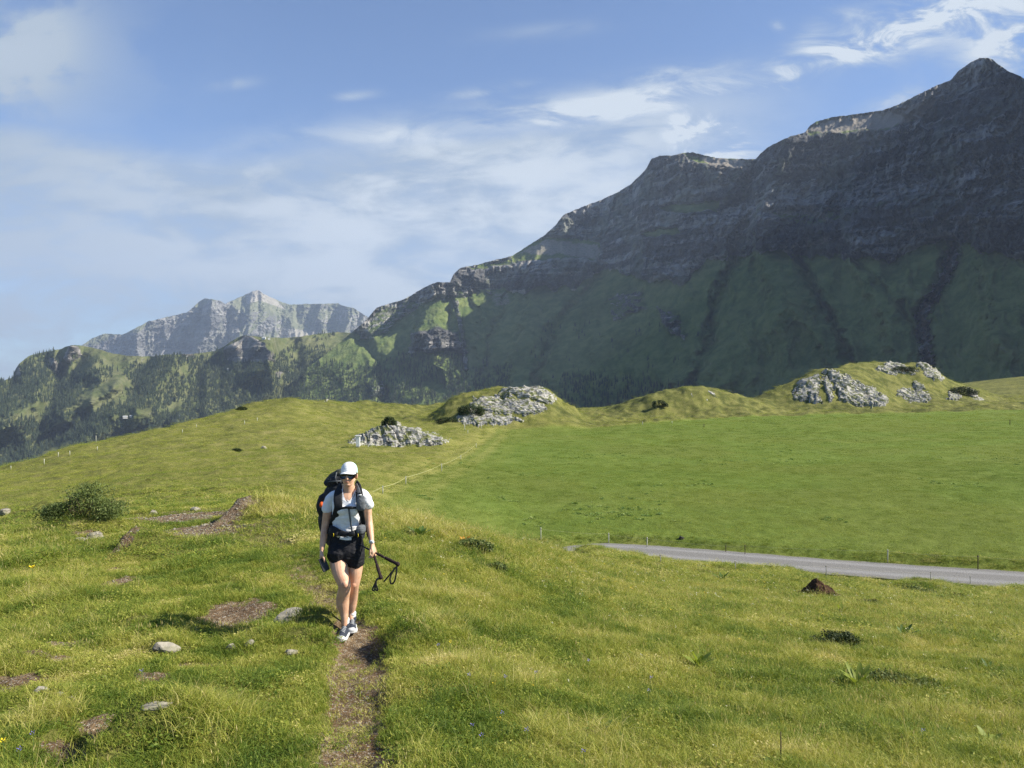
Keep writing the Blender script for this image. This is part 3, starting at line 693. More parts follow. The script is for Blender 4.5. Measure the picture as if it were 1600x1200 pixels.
BRDG = [([(1215, 225), (1190, 330), (1185, 400), (1215, 470), (1140, 540), (1060, 600)], 34, 110), ([(1330, 400), (1370, 470), (1400, 560), (1400, 650)], 30, 60), ([(1540, 92), (1500, 230), (1540, 380), (1560, 500), (1590, 640)], 50, 60), ([(1020, 250), (1000, 330), (1010, 420), (980, 480), (930, 560)], 26, 45),
        ([(850, 370), (830, 440), (820, 500), (800, 590)], 26, 70), ([(680, 445), (660, 510), (680, 560)], 26, 120), ([(745, 430), (750, 500), (748, 540)], 12, 40), ([(1240, 480), (1290, 550), (1330, 640)], 20, 60)]
def big_relief(px, py, v, D):
    rk = big_rock(px, py)
    w = px+fbm(px*.01, py*.012, 4, seed=231)*40
    low_ = sstep(360, 430, py)*sstep(900, 1100, px)
    r = ridged(w*.0085, py*.0045, 4, .5, seed=233)*(-40-25*low_)
    r = r+ridged(w*.035, py*.012, 5, .55, seed=239)*(-16-34*rk)
    r = r+ridged(w*.15, py*.05, 4, .6, seed=243)*-24*(.10+rk)
    r = r+ridged(px*.4, py*.22, 3, .6, seed=247)*-6*(.3+rk)
    for (pl, ww, a) in BGUL: r = r+a*(.6+.2*low_)*np.exp(-(seg_dist(pl, px+fbm(px*.04, py*.04, 3, seed=255)*14, py)[0]/(ww*.42))**2)
    wxr = px+fbm(px*.03, py*.035, 4, .6, seed=271)*22
    for (pl, ww, a) in BRDG:
        d_, s_, t_ = seg_dist(pl, wxr, py); rt = s_ < 0
        r = r-a*(1.0+.5*rk)*np.exp(-(d_/np.where(rt, ww*.35, ww*1.5))**2)
    sw = px*.016+py*.004+fbm(px*.006, py*.012, 4, .55, seed=273)*1.6; sf = sw % 1.0; sf = np.where(sf < .90, sf/.90, (1-sf)/.10)
    r = r-sf*64*rk*(.4+.6*pn(px*.01, py*.015, 275))
    sw = px*.055+py*.010+fbm(px*.02, py*.03, 4, .55, seed=277)*2.0; sf = sw % 1.0; sf = np.where(sf < .86, sf/.86, (1-sf)/.14)
    r = r-sf*24*rk
    # small crags, hollows
    r = r+fbm(px*.05, py*.07, 5, .6, seed=251)*(5+16*rk)
    return r*sstep(0, .06, v)
bx = np.concatenate([np.linspace(440, 1760, 990), np.linspace(1770, 2700, 115)])
build_range("mountain", 0, 0, 0, BIG_SKY, lambda p: np.full_like(p, 690.), lambda p: np.interp(p, [440, 600, 800, 1000, 1300, 1600, 2000, 2700], [2950, 2850, 2620, 2330, 1780, 1400, 850, 650]),  # off-frame spur brought nearer so its shadow covers the lower slopes
            big_slope, big_relief, 430, M_big, {'rock': big_rock, 'scree': big_scree}, extra=bx, blur=16)
FARZ['big'] = FARZ['mountain']

# ---- valley floor closing the gap behind the meadow
vx, vy = np.meshgrid(np.linspace(-9000, 9000, 90), np.linspace(560, 11000, 90))
vz = -330+fbm(vx*.0008, vy*.0008, 4, seed=301)*60+sstep(1500, 560, vy)*150-160*sstep(800, -2500, vx)
vm = mesh_np("valley_floor", np.stack([vx, vy, vz-60], -1).reshape(-1, 3), gridfaces(90, 90))
fattr(vm, 'rock', np.zeros(8100)); fattr(vm, 'scree', np.zeros(8100))
tag(obj("valley_floor", vm, M_hill), kind='structure')

# ------------------------------------------------------------------ rock outcrops growing out of the knolls
def rock_mat(name, a, b, dark, moss, sc=1.0, mossy=.5):
    m, N, out = new_mat(name)
    t = N.new('ShaderNodeTexCoord').outputs['Object']
    n = N.noise(t, 1.1*sc, 7, .65); n2 = N.noise(t, 6*sc, 6, .7); st = N.noise(N.mapv(t, (.6, .6, 3.2), (0, math.radians(38), 0)), 2.2*sc, 5, .65)
    c = N.mix(N.sm(N.m('ADD', N.m('MULTIPLY', st, .6), N.m('MULTIPLY', n2, .4)), .38, .58), a, b)
    c = N.mix(N.sm(st, .40, .47, .85, 0), c, dark)
    c = N.mix(N.m('MULTIPLY', N.sm(n, .49, .58), mossy), c, moss)
    principled(N, out, c, .95, .1, N.m('ADD', st, N.m('MULTIPLY', n2, .6)), .7, .05/sc)
    return m
M_rock = rock_mat("grey_rock", (.20, .195, .175), (.40, .385, .35), (.075, .068, .052), (.12, .135, .035), .7, .85)
def visible_z(px, py): return hit(px, py, ground_z)
_HX, _HD = None, None
def hit_grid(px, py):
    """vectorised hit on a grid of pixels (rows of equal length), marching the detailed ground"""
    shp = px.shape; px = px.ravel(); py = py.ravel()
    ddc = np.exp(np.linspace(math.log(30), math.log(420), 900))
    Xc = ((px[:, None]-800)/F)*ddc[None, :]
    Zc = base_z(Xc, np.broadcast_to(ddc, Xc.shape)); Rc = -(py[:, None]-HY)/F*ddc[None, :]
    ok = Zc >= Rc; k = np.argmax(ok, 1); none = ~ok.any(1)
    # past the crest: take the depth where the sight line passes closest
    k = np.where(none, np.argmax(np.where(ddc[None, :] < 330, Zc-Rc, -1e9)/ddc[None, :], 1), k)
    d = ddc[k]; return ((px-800)/F*d).reshape(shp), d.reshape(shp), none.reshape(shp)
def outcrop(label, poly, thick=.5, rough=.8, strike=.9, seed=1, sx=1.2, sy=.7, sink=.5, soft=3.0, holes=.35, cell=1.0, strat_scale=1.0):
    xs = [p[0] for p in poly]; ys = [p[1] for p in poly]
    pxg, pyg = np.meshgrid(np.arange(min(xs)-6, max(xs)+6.1, sx*cell), np.arange(max(ys)+5, min(ys)-7.1, -sy*cell))
    X, D, none = hit_grid(pxg, pyg)
    wx = pxg+fbm(pxg*.09, pyg*.13, 4, .6, seed=seed)*9; wy = pyg+fbm(pxg*.09, pyg*.13, 4, .6, seed=seed+3)*6
    m = soft_poly(poly, wx, wy, soft*1.7)
    ca, sa = math.cos(strike), math.sin(strike)
    Zs = -(pyg-HY)/F*D
    u = (X*ca-Zs*sa)*strat_scale; v = (X*sa+Zs*ca)*strat_scale            # u along the beds, v across them
    m = m*sstep(-.22, .10, fbm(u*.10/strat_scale, v*.35/strat_scale, 4, .6, seed=seed+9)+(.5-holes))
    Z = ground_z(X, D)
    beds = ridged(u*.08, v*.55, 4, .6, seed=seed+11); blocks = fbm(u*.14, v*.30, 6, .62, seed=seed+17)
    sw = v*.30+1.7*fbm(u*.09, v*.14, 4, .6, seed=seed+21); saw = sw % 1.0; saw = np.where(saw < .85, saw/.85, (1-saw)/.15); saw = saw*(.55+.45*np.sin(np.floor(sw)*12.9898))
    h = m*(thick*(.35+.65*saw)+rough*(.14*beds-.04)+rough*.26*blocks)-sink*(1-m)
    Y2 = D-h*.55; Z2 = Z+h*.83; X2 = X
    f = gridfaces(*pxg.shape)
    keep = (m.ravel()[f].max(1) > .02)&((D.ravel()[f].max(1)-D.ravel()[f].min(1)) < 25)
    f = f[keep]; V = np.stack([X2, Y2, Z2], -1).reshape(-1, 3); used, inv = np.unique(f, return_inverse=True)
    o = obj("rock_outcrop", mesh_np("rock_outcrop", V[used], inv.reshape(f.shape), smooth=True), M_rock)
    tag(o, label, "rock outcrop", "rock outcrops on the knolls"); return o
outcrop("low jagged grey rock ridge in the pasture behind the hiker, beside the white marker post", [(538, 694), (560, 683), (590, 670), (602, 662), (622, 664), (650, 672), (682, 680), (704, 689), (690, 694), (640, 697), (600, 699), (560, 699)], .55, .9, .75, 3, 1.0, .5, .35, 2.0, .16, .8, 2.0)
outcrop("long broken pale slab along the top right of the middle knoll", [(772, 622), (790, 609), (812, 604), (838, 606), (862, 613), (872, 627), (862, 634), (848, 636), (830, 629), (800, 622)], .9, 1.0, .55, 13, .9, .5, .5, 1.6, -.1)
outcrop("scattered grey rock steps across the middle knoll", [(726, 640), (758, 620), (776, 620), (812, 626), (850, 634), (858, 644), (825, 655), (800, 652), (756, 648)], .7, 1.0, .6, 23, .9, .5, .6, 2.5, .05)
outcrop("dark based slanting rock slabs along the foot of the middle knoll", [(712, 660), (722, 640), (745, 642), (770, 652), (800, 652), (820, 658), (790, 664), (745, 666)], .9, 1.3, .75, 33, .9, .5, .5, 2, .0)
outcrop("small pale stones on the grassy top of the middle knoll", [(705, 640), (718, 626), (740, 622), (770, 614), (776, 621), (745, 634), (718, 640)], .5, .8, .6, 43, .9, .5, .6, 2, .62)
outcrop("huge smooth tilted pale slab on the left of the right-hand knolls", [(1284, 584), (1300, 581), (1322, 590), (1350, 601), (1372, 613), (1388, 630), (1384, 635), (1345, 635), (1316, 632), (1308, 618), (1300, 600)], 1.3, .8, .62, 53, .9, .5, .6, 1.5, -.1)
outcrop("dark shaded crag on the left flank of the right-hand knoll, left of the pale slab", [(1232, 628), (1244, 600), (1264, 588), (1285, 584), (1300, 604), (1306, 628), (1285, 634)], 1.0, 2.2, -.9, 63, 1, .55, .8, 3, .45)
outcrop("flat pale rock cap on the summit of the right-hand knoll", [(1368, 580), (1380, 569), (1402, 568), (1424, 578), (1440, 582), (1412, 588), (1385, 590)], .7, .9, .5, 73, .9, .45, .5, 1.5, .2)
outcrop("pale slab sloping down the right end of the summit knoll", [(1432, 574), (1444, 571), (1462, 580), (1478, 596), (1468, 597), (1446, 588)], .9, .8, .75, 83, .8, .45, .5, 1.3, .0)
outcrop("small square grey rock in the grass below the summit knoll", [(1425, 602), (1432, 597), (1444, 604), (1446, 611), (1430, 613)], .9, .8, .6, 93, .8, .45, .5, 1.3, .1)
outcrop("low broken rocks at the foot of the summit knoll beside the meadow", [(1400, 614), (1412, 610), (1440, 614), (1456, 620), (1450, 629), (1420, 634), (1414, 626)], .9, 1.0, .6, 103, .8, .45, .5, 1.6, .22)
outcrop("pointed grey rock standing by the dark juniper patch on the right-hand knoll", [(1478, 628), (1484, 612), (1494, 612), (1504, 622), (1492, 630)], .9, 1.1, 1.1, 113, .8, .45, .5, 1.4, .1)
outcrop("thin rock rib at the far right tail of the summit knoll", [(1508, 606), (1518, 610), (1538, 626), (1528, 627), (1512, 618)], .7, .7, .7, 123, .8, .45, .5, 1.2, .1)
outcrop("pale stone streaks on the small knoll between the two rocky knolls", [(1070, 618), (1090, 610), (1130, 612), (1136, 622), (1100, 630)], .4, .7, .9, 133, .9, .5, .6, 2, .62)
outcrop("scattered pale stones on the crest of the left pasture against the forest", [(448, 628), (470, 623), (520, 628), (545, 632), (520, 637), (470, 636)], .25, .5, .3, 143, .9, .4, .35, 1.5, .62)

# ---- loose boulders near the path
M_bould = rock_mat("boulder_rock", (.19, .175, .14), (.34, .31, .25), (.13, .115, .09), (.15, .15, .07), 4.0, .35)
def boulder(label, px, py, w_px, h_px, depth=.8, seed=1, mat=None, name="rock", rot=0.0, flat=1.0, cat="rock", group=None, up=.0, sub=4):
    x, y, z = hit(px, py, ground_z)
    s = y/F
    bm = bmesh.new(); bmesh.ops.create_icosphere(bm, subdivisions=sub, radius=1)
    rs = Vector((seed*3.17, seed*1.31, seed*7.7))
    pl = [Vector((R3.gauss(0, 1), R3.gauss(0, 1), R3.gauss(.2, .8))).normalized() for _ in range(9)]; pd = [R3.uniform(.62, .9) for _ in pl]
    for v in bm.verts:
        p = v.co.copy()
        for n_, d_ in zip(pl, pd):
            q = p.dot(n_)
            if q > d_: p -= n_*(q-d_)*.9
        p *= 1+.16*mnoise.noise(p*1.7+rs)+.06*mnoise.noise(p*4.3+rs)+.03*mnoise.noise(p*10+rs)
        v.co = Vector((p.x*w_px*.5*s*1.1, p.y*w_px*.5*s*depth, p.z*h_px*.62*s))
    me = bpy.data.meshes.new(name); bm.to_mesh(me); bm.free()
    for p in me.polygons: p.use_smooth = sub < 4
    o = obj(name, me, mat or M_bould); o.location = (x, y, z+h_px*s*(.10+up)); o.rotation_euler = (0, rot, R3.uniform(-.5, .5))
    tag(o, label, cat, group); return o
GR = "rocks lying in the trampled grass"
boulder("largest pale angular boulder on the grassy bank just left of the hiker's feet", 455, 974, 46, 34, .8, 2, group=GR, rot=-.15)
boulder("flat mottled rock half sunk in grass inside the hiker's shadow", 264, 1016, 44, 20, .7, 3, group=GR, rot=.25)
boulder("small pale pointed stone in the grass below the largest boulder", 455, 1022, 20, 13, .8, 4, group=GR)
boulder("upright grey stone at the right end of the hiker's shadow", 360, 1016, 14, 14, .8, 5, group=GR, rot=.5)
boulder("dull slab-like stone between the upright grey stone and the dark hollow", 390, 1008, 20, 10, .8, 6, group=GR, rot=-.4)
boulder("round white stone alone in short grass left of the brown bare patch", 164, 1062, 11, 8, .9, 7, group=GR)
boulder("grey white stone at the left edge, nearest to the frame", 64, 1081, 22, 11, .8, 8, group=GR, rot=.2)
boulder("narrow pale stone low in the grass right of the grey white stone", 96, 1088, 14, 7, .8, 9, group=GR, rot=.4)
boulder("small flat pale stone at the right end of the three in a row", 110, 1094, 16, 7, .8, 10, group=GR)
boulder("tan pebble-sized stone above the three stones in a row", 121, 1077, 10, 7, .9, 11, group=GR)
boulder("long low curved pale stone below the brown bare patch", 240, 1107, 52, 10, .35, 12, group=GR, rot=-.08)
boulder("grey rock slab under the leafy bush", 148, 843, 34, 17, .8, 13, group=GR)
boulder("pale flat stone in front of the rock slab under the bush", 126, 845, 22, 9, .8, 14, group=GR)
boulder("white grey stone in the far pasture at the left edge of the picture", 8, 803, 19, 12, .9, 15, group="rocks lying in the pasture")
boulder("small dark faced stone left of the top of the gravel bend", 240, 803, 14, 9, .8, 16, group=GR)
boulder("pale stone at the top of the gravel bend", 305, 797, 16, 7, .8, 17, group=GR)
boulder("dark lump of stone in the pasture right of the juniper clump", 412, 701, 9, 6, .8, 18, group="rocks lying in the pasture")
for i, (px, py) in enumerate([(1065, 846)]):
    boulder("small dark stone alone in the meadow beyond the road", px, py-4, 8, 6, .8, 30+i, mat=simple_mat("dark_stone", (.04, .035, .03)), group="rocks lying in the pasture")

# ---- brown clod of earth beside the road
M_earth = simple_mat("dark_earth", (.055, .033, .020), .95, .05, 9, .6, .05, 1.0)
x, y, z = hit(1283, 933, ground_z)
s = y/F
ny, nx = 46, 80
uu, vv = np.meshgrid(np.linspace(-1, 1, nx), np.linspace(-1, 1, ny))
prof = np.interp(uu[0], [-1, -.86, -.35, -.18, .0, .35, .8, 1], [-.15, .25, .92, 1.0, .88, .62, .15, -.15])
hh = prof[None, :]*np.where(vv < 0, np.clip(1-(-vv)**2.2*1.15, -.2, 1), np.clip(1-vv**2*1.2, -.2, 1))+.14*fbm(uu*3, vv*3, 4, seed=9)+.08*ridged(uu*5, vv*5, 3, seed=4)
Vc = np.stack([uu*34*s, vv*.62, hh*29*s-.05], -1).reshape(-1, 3)
clod = empty("earth_mound", (x, y, z)); tag(clod, "dark brown peaked clod of torn earth on the grass edge of the gravel road", "earth mound")
obj("soil", mesh_np("soil", Vc, gridfaces(ny, nx), smooth=False), M_earth, clod)
Vp = np.stack([(uu*.55+.25)*34*s, -.38-.25*(1-np.abs(uu)), (.14+.22*np.clip(1-uu**2, 0, 1)*np.clip(1-vv**2, 0, 1)*1.6)*29*s+vv*.06-.03*uu+.02*fbm(uu*4, vv*4, 3, seed=5)], -1).reshape(-1, 3)
obj("pale_clay", mesh_np("pale_clay", Vp, gridfaces(ny, nx), smooth=False), simple_mat("clay", (.20, .15, .10), .95, .05, 12, .5, .03, 1), clod)
# ------------------------------------------------------------------ vegetation
def leaf_mat(name, stops, trans=.35, from_attr=True, per_obj=.0):
    """stops: colour ramp over a 0..1 tint; leaves scatter and transmit"""
    m, N, out = new_mat(name)
    ti = N.attr('tint', 'INSTANCER')[2] if from_attr else .5
    isl = N.new('ShaderNodeNewGeometry').outputs['Random Per Island']
    f = N.m('ADD', ti, N.m('MULTIPLY', N.m('SUBTRACT', isl, .5), .55), clamp=True)
    c = N.ramp(f, stops)
    d = N.new('ShaderNodeBsdfPrincipled'); N.put(d.inputs['Base Color'], c); d.inputs['Roughness'].default_value = .55; d.inputs['Specular IOR Level'].default_value = .22
    t = N.new('ShaderNodeBsdfTranslucent'); N.put(t.inputs['Color'], N.mix(1.0, c, (1.0, 1.0, .55), 'MULTIPLY'))
    mx = N.new('ShaderNodeMixShader'); mx.inputs[0].default_value = trans
    N.nt.links.new(d.outputs[0], mx.inputs[1]); N.nt.links.new(t.outputs[0], mx.inputs[2]); N.nt.links.new(mx.outputs[0], out.inputs['Surface'])
    return m
GRASS = [(0.0, (.085, .145, .020)), (.25, (.175, .24, .034)), (.5, (.315, .345, .055)), (.75, (.47, .44, .11)), (1.0, (.66, .57, .26))]
M_grass = leaf_mat("grass_blades", GRASS, .38)

def blades(n, rad, h0, h1, w, lean, curl, seg=3, head=0.0, seed=0, upright=.0):
    r = random.Random(seed); V = []; Fc = []
    for _ in range(n):
        a = r.uniform(0, 2*math.pi); q = rad*math.sqrt(r.random()); bx_, by_ = q*math.cos(a), q*math.sin(a)
        h = r.uniform(h0, h1); th = r.uniform(0, 2*math.pi); dx2, dy2 = math.cos(th), math.sin(th)
        ln = r.uniform(.15, 1)*lean*h; cu = r.uniform(.2, 1)*curl*h; ww = w*r.uniform(.7, 1.3)
        fa_ = r.uniform(0, 2*math.pi); sx_, sy_ = math.cos(fa_)*ww/2, math.sin(fa_)*ww/2
        base = len(V)
        for k in range(seg+1):
            t = k/seg; out_ = ln*t+cu*t*t*t; zz = h*(t-.30*curl*t*t*t); f = (1-t**1.6)
            cx, cy = bx_+dx2*out_, by_+dy2*out_
            if k < seg: V += [(cx-sx_*f, cy-sy_*f, zz), (cx+sx_*f, cy+sy_*f, zz)]
            else: V.append((cx, cy, zz))
        for k in range(seg-1): Fc.append((base+2*k, base+2*k+1, base+2*k+3, base+2*k+2))
        k = seg-1; Fc.append((base+2*k, base+2*k+1, base+2*seg))
        if head and r.random() < head:
            b = len(V); t = 1; cx, cy = bx_+dx2*(ln+cu), by_+dy2*(ln+cu); hw = ww*1.3; hl = h*.13
            V += [(cx-hw, cy, zz), (cx, cy-hw, zz), (cx+hw, cy, zz), (cx, cy+hw, zz), (cx, cy, zz-hl*.6), (cx, cy, zz+hl)]
            for (p, q_) in ((0, 1), (1, 2), (2, 3), (3, 0)): Fc += [(b+p, b+q_, b+5), (b+q_, b+p, b+4)]
    return V, Fc
def leaves_clump(n, rad, h, size, seed=0, flat=.6):
    r = random.Random(seed); V = []; Fc = []
    for _ in range(n):
        a = r.uniform(0, 6.283); q = rad*math.sqrt(r.random()); c = Vector((q*math.cos(a), q*math.sin(a), h*r.random()))
        n_ = Vector((r.gauss(0, flat), r.gauss(0, flat), 1)).normalized(); t_ = n_.orthogonal().normalized(); t_.rotate(Matrix.Rotation(r.uniform(0, 6.28), 3, n_)); b_ = n_.cross(t_)
        s_ = size*r.uniform(.6, 1.3); b0 = len(V)
        V += [tuple(c-t_*s_), tuple(c+b_*s_*.5-t_*.1*s_+n_*s_*.12), tuple(c+t_*s_), tuple(c-b_*s_*.5-t_*.1*s_+n_*s_*.12)]
        Fc += [(b0, b0+1, b0+2), (b0, b0+2, b0+3)]
    return V, Fc
def lib(name, specs, mat):
    col = bpy.data.collections.new(name)
    for i, (V, Fc) in enumerate(specs):
        me = mesh_np(f"{name}_{i:02d}", V, Fc, smooth=False); me.materials.append(mat)
        col.objects.link(bpy.data.objects.new(f"{name}_{i:02d}", me))
    return col
def scatter(name, col, pts, rot, scl, idx, tint):
    me = bpy.data.meshes.new(name); me.vertices.add(len(pts)); me.vertices.foreach_set('co', np.asarray(pts, np.float32).ravel())
    a = me.attributes.new('rot', 'FLOAT_VECTOR', 'POINT'); a.data.foreach_set('vector', np.asarray(rot, np.float32).ravel())
    a = me.attributes.new('scl', 'FLOAT_VECTOR', 'POINT'); a.data.foreach_set('vector', np.asarray(scl, np.float32).ravel())
    a = me.attributes.new('idx', 'INT', 'POINT'); a.data.foreach_set('value', np.asarray(idx, np.int32))
    fattr(me, 'tint', tint)
    o = bpy.data.objects.new(name, me); C.objects.link(o)
    ng = bpy.data.node_groups.new(name, 'GeometryNodeTree')
    ng.interface.new_socket('Geometry', in_out='INPUT', socket_type='NodeSocketGeometry'); ng.interface.new_socket('Geometry', in_out='OUTPUT', socket_type='NodeSocketGeometry')
    gi = ng.nodes.new('NodeGroupInput'); go = ng.nodes.new('NodeGroupOutput')
    ci = ng.nodes.new('GeometryNodeCollectionInfo'); ci.inputs['Collection'].default_value = col; ci.inputs['Separate Children'].default_value = True; ci.inputs['Reset Children'].default_value = True
    ip = ng.nodes.new('GeometryNodeInstanceOnPoints'); ip.inputs['Pick Instance'].default_value = True
    def na(n_, t_):
        q = ng.nodes.new('GeometryNodeInputNamedAttribute'); q.data_type = t_; q.inputs['Name'].default_value = n_; return q.outputs['Attribute']
    L = ng.links.new
    L(gi.outputs[0], ip.inputs['Points']); L(ci.outputs[0], ip.inputs['Instance']); L(na('idx', 'INT'), ip.inputs['Instance Index'])
    L(na('rot', 'FLOAT_VECTOR'), ip.inputs['Rotation']); L(na('scl', 'FLOAT_VECTOR'), ip.inputs['Scale']); L(ip.outputs[0], go.inputs[0])
    mod = o.modifiers.new(name, 'NODES'); mod.node_group = ng
    return o

specs = []
for i in range(4): specs.append(blades(46, .085, .025, .060, .0042, .7, .7, 3, seed=10+i))          # 0-3 cropped turf
for i in range(4): specs.append(blades(44, .10, .07, .17, .0038, .50, .9, 4, seed=20+i))            # 4-7 long leaning grass
for i in range(2): specs.append(blades(9, .10, .17, .29, .0024, .30, .45, 4, head=.8, seed=30+i)) # 8-9 flowering stalks
for i in range(3): specs.append(leaves_clump(46, .12, .045, .013, seed=40+i))                        # 10-12 clover and small herbs
for i in range(3): specs.append(blades(150, .55, .03, .085, .014, .6, .6, 2, seed=50+i))            # 13-15 meadow patches
for i in range(3): specs.append(blades(90, .30, .06, .17, .009, .5, .8, 3, seed=60+i))              # 16-18 mid distance tussocks
LIB = lib("grass_tuft", specs, M_grass)

shoe_keepout = [(545-800)/F*7.6, 7.6]
def wedge(n, d0, d1, p0=-320, p1=1920):
    n = int(n*1.3)
    d = np.sqrt(rng.uniform(d0*d0, d1*d1, n)); px = rng.uniform(p0, p1, n)
    return (px-800)/F*d, d, px
TP, TR, TS, TI, TT = [], [], [], [], []
def add_grass(x, y, idx, sc, tint, hs=None, tilt=.12, sink=.0):
    z = ground_z(x, y)-sink
    n = len(x)
    TP.append(np.stack([x, y, z], 1)); TR.append(np.stack([rng.normal(0, tilt, n), rng.normal(0, tilt, n), rng.uniform(0, 6.283, n)], 1))
    hs = sc if hs is None else hs
    TS.append(np.stack([sc, sc, hs], 1)); TI.append(idx); TT.append(tint)
TALLP = [at(*q)[:2] for q in [(575, 1300), (640, 1200), (625, 1120), (640, 1060), (650, 1010), (600, 950), (575, 900), (560, 840), (410, 792)]]
def tallness(x, y, px):
    """1 where the long grass grows: right of the path and beyond the short turf, 0 on the trampled knoll"""
    pd, ps, _ = seg_dist(PATH, x, y)
    right = sstep(-.05, .06, x-np.interp(y, [q[1] for q in PATH][::1], [q[0] for q in PATH]))
    n = fbm(x*.7, y*.7, 4, .55, seed=401)
    t = right*sstep(.35, 1.0, pd+n*.6)
    l = (1-right)*(.0+1.1*sstep(.10, .38, fbm(x*1.1, y*.9, 4, .5, seed=411)))*sstep(.3, .8, pd)
    farleft = sstep(-.42, -.62, x/y)*sstep(4, 8, y)*sstep(20, 15, y)
    crest = sstep(13, 17, y)*sstep(-.30, -.2, x/y)
    return np.clip(np.maximum(np.maximum(t*(.62+.9*n), l*.8), np.maximum(farleft*.6, crest)), 0, 1)
def common(n, d0, d1, lim=.32):
    x, y, px = wedge(n, d0, d1); n = len(x)
    dm = dirt_mask(x, y); rd, rs_, _ = road_d(x, y)
    k = (rng.random(n) > np.clip((dm-.12)/lim, 0, .97)) & (rd > RW+.05)
    k &= ~((np.abs(x-shoe_keepout[0]) < .17) & (np.abs(y-7.55) < .25))
    x, y, px, dm, rd = x[k], y[k], px[k], dm[k], rd[k]
    return x, y, px, dm, rd, tallness(x, y, px)
def tint_of(x, y, tall):
    a = fbm(x*.55, y*.55, 4, .55, seed=421); b = fbm(x*2.6, y*2.6, 3, .5, seed=427)
    return np.clip((.40+.08*tall+.60*a+.50*b)+rng.normal(0, .07, len(x)), .03, 1)
for (n, d0, d1, s) in [(19000, 3.1, 7, .78), (24000, 7, 13, 1.05), (20000, 13, 24, 1.9), (13000, 24, 42, 3.1)]:
    x, y, px, dm, rd, tl = common(n, d0, d1)
    k = rng.random(len(x)); ti = tint_of(x, y, tl)
    turf = k > tl*.75; herb = (~turf) & (k < .16*tl+.06)
    idx = np.where(turf, rng.integers(0, 4, len(x)), np.where(herb, rng.integers(10, 13, len(x)), rng.integers(4, 8, len(x))))
    idx = np.where(turf & (rng.random(len(x)) < .12), rng.integers(10, 13, len(x)), idx)
    sc = s*rng.uniform(.75, 1.25, len(x)); hs = np.where(idx < 4, sc, sc*(.55+.45*tl))*np.where(d0 > 12, .62 if d0 < 24 else .42, 1)
    hs = hs*np.where(rd < 7, .25+.75*np.clip((rd-RW-.5)/5, 0, 1), 1)
    add_grass(x, y, idx, sc, ti, hs)
for (n, d0, d1, s) in [(900, 3.1, 8, .85), (1600, 8, 16, 1.05), (1700, 14, 26, 1.35)]:
    x, y, px, dm, rd, tl = common(n, d0, d1)
    k = (rng.random(len(x)) < tl**1.3) & (rd > 6); x, y, tl = x[k], y[k], tl[k]
    add_grass(x, y, rng.integers(8, 10, len(x)), s*rng.uniform(.6, 1.15, len(x)), np.clip(.80+rng.normal(0, .1, len(x)), 0, 1))
# pasture on the left and meadow on the right: short sward
for (n, d0, d1, s) in [(16000, 40, 90, 1.3), (13000, 90, 200, 2.4), (4000, 200, 300, 3.6)]:
    x, y, px = wedge(n, d0, d1); fmk = field_mask(x, y); rd, _, _ = road_d(x, y)
    k = (rd > RW+.6); x, y, fmk = x[k], y[k], fmk[k]
    lump = fbm(x*.22, y*.3, 4, .55, seed=431)
    tk = rng.random(len(x)) < np.where(fmk > .5, .0, .30)*sstep(-.1, .25, lump)
    idx = np.where(tk, rng.integers(16, 19, len(x)), rng.integers(13, 16, len(x)))
    add_grass(x, y, idx, s*rng.uniform(.7, 1.2, len(x)), np.clip(np.where(fmk > .5, .24, .44)+.18*lump+.2*fbm(x*.03, y*.03, 3, seed=433)+rng.normal(0, .05, len(x)), .05, 1), s*rng.uniform(.5, .9, len(x))*np.where(tk, .8, .55))
# bright tussocks and darker herb cushions that break up the sward
for (px_, py_, rp, n, ti0, kind) in [(320, 1125, 50, 60, .60, 0), (340, 1140, 50, 60, .55, 0), (40, 1000, 60, 80, .60, 0), (70, 1130, 40, 50, .66, 0), (690, 985, 50, 60, .78, 0), (660, 940, 50, 60, .70, 0), (930, 1165, 70, 110, .66, 0), (850, 1150, 40, 60, .58, 0), (630, 1190, 50, 70, .55, 0), (1010, 985, 50, 50, .68, 0),
                              (520, 800, 60, 60, .80, 0), (640, 815, 60, 60, .80, 0), (700, 838, 50, 50, .78, 0), (440, 800, 40, 40, .80, 0), (760, 1060, 50, 50, .50, 0), (1180, 1110, 50, 50, .60, 0), (1450, 1120, 60, 60, .62, 0), (120, 930, 60, 60, .62, 0), (200, 960, 50, 40, .30, 1), (400, 1070, 45, 60, .16, 1),
                              (260, 1190, 40, 24, .22, 1), (1160, 1060, 60, 60, .20, 1), (1360, 1090, 120, 160, .24, 1), (1180, 1000, 60, 50, .22, 1), (1500, 1000, 80, 70, .24, 1), (1000, 960, 60, 50, .20, 1), (900, 940, 50, 40, .24, 1), (700, 1120, 60, 70, .16, 1), (1400, 1160, 90, 100, .30, 1), (300, 880, 60, 50, .28, 1), (90, 880, 70, 60, .24, 1)]:
    x0_, y0_, _ = at(px_, py_); r_ = rp/F*y0_; n = int(n*1.2); x = x0_+rng.normal(0, r_*.5, n); y = y0_+rng.normal(0, r_*.9, n)
    k = (dirt_mask(x, y) < .3) & (seg_dist(PATH, x, y)[0] > .38); x, y = x[k], y[k]; sc = rng.uniform(.8, 1.3, len(x))*max(.9, y0_/8)
    if kind: add_grass(x, y, np.where(rng.random(len(x)) < .75, rng.integers(10, 13, len(x)), rng.integers(4, 8, len(x))), sc, np.clip(ti0+rng.normal(0, .07, len(x)), 0, 1), sc*.9)
    else: add_grass(x, y, rng.integers(4, 8, len(x)), sc, np.clip(ti0+rng.normal(0, .10, len(x)), 0, 1), sc*rng.uniform(.55, 1.05, len(x)))
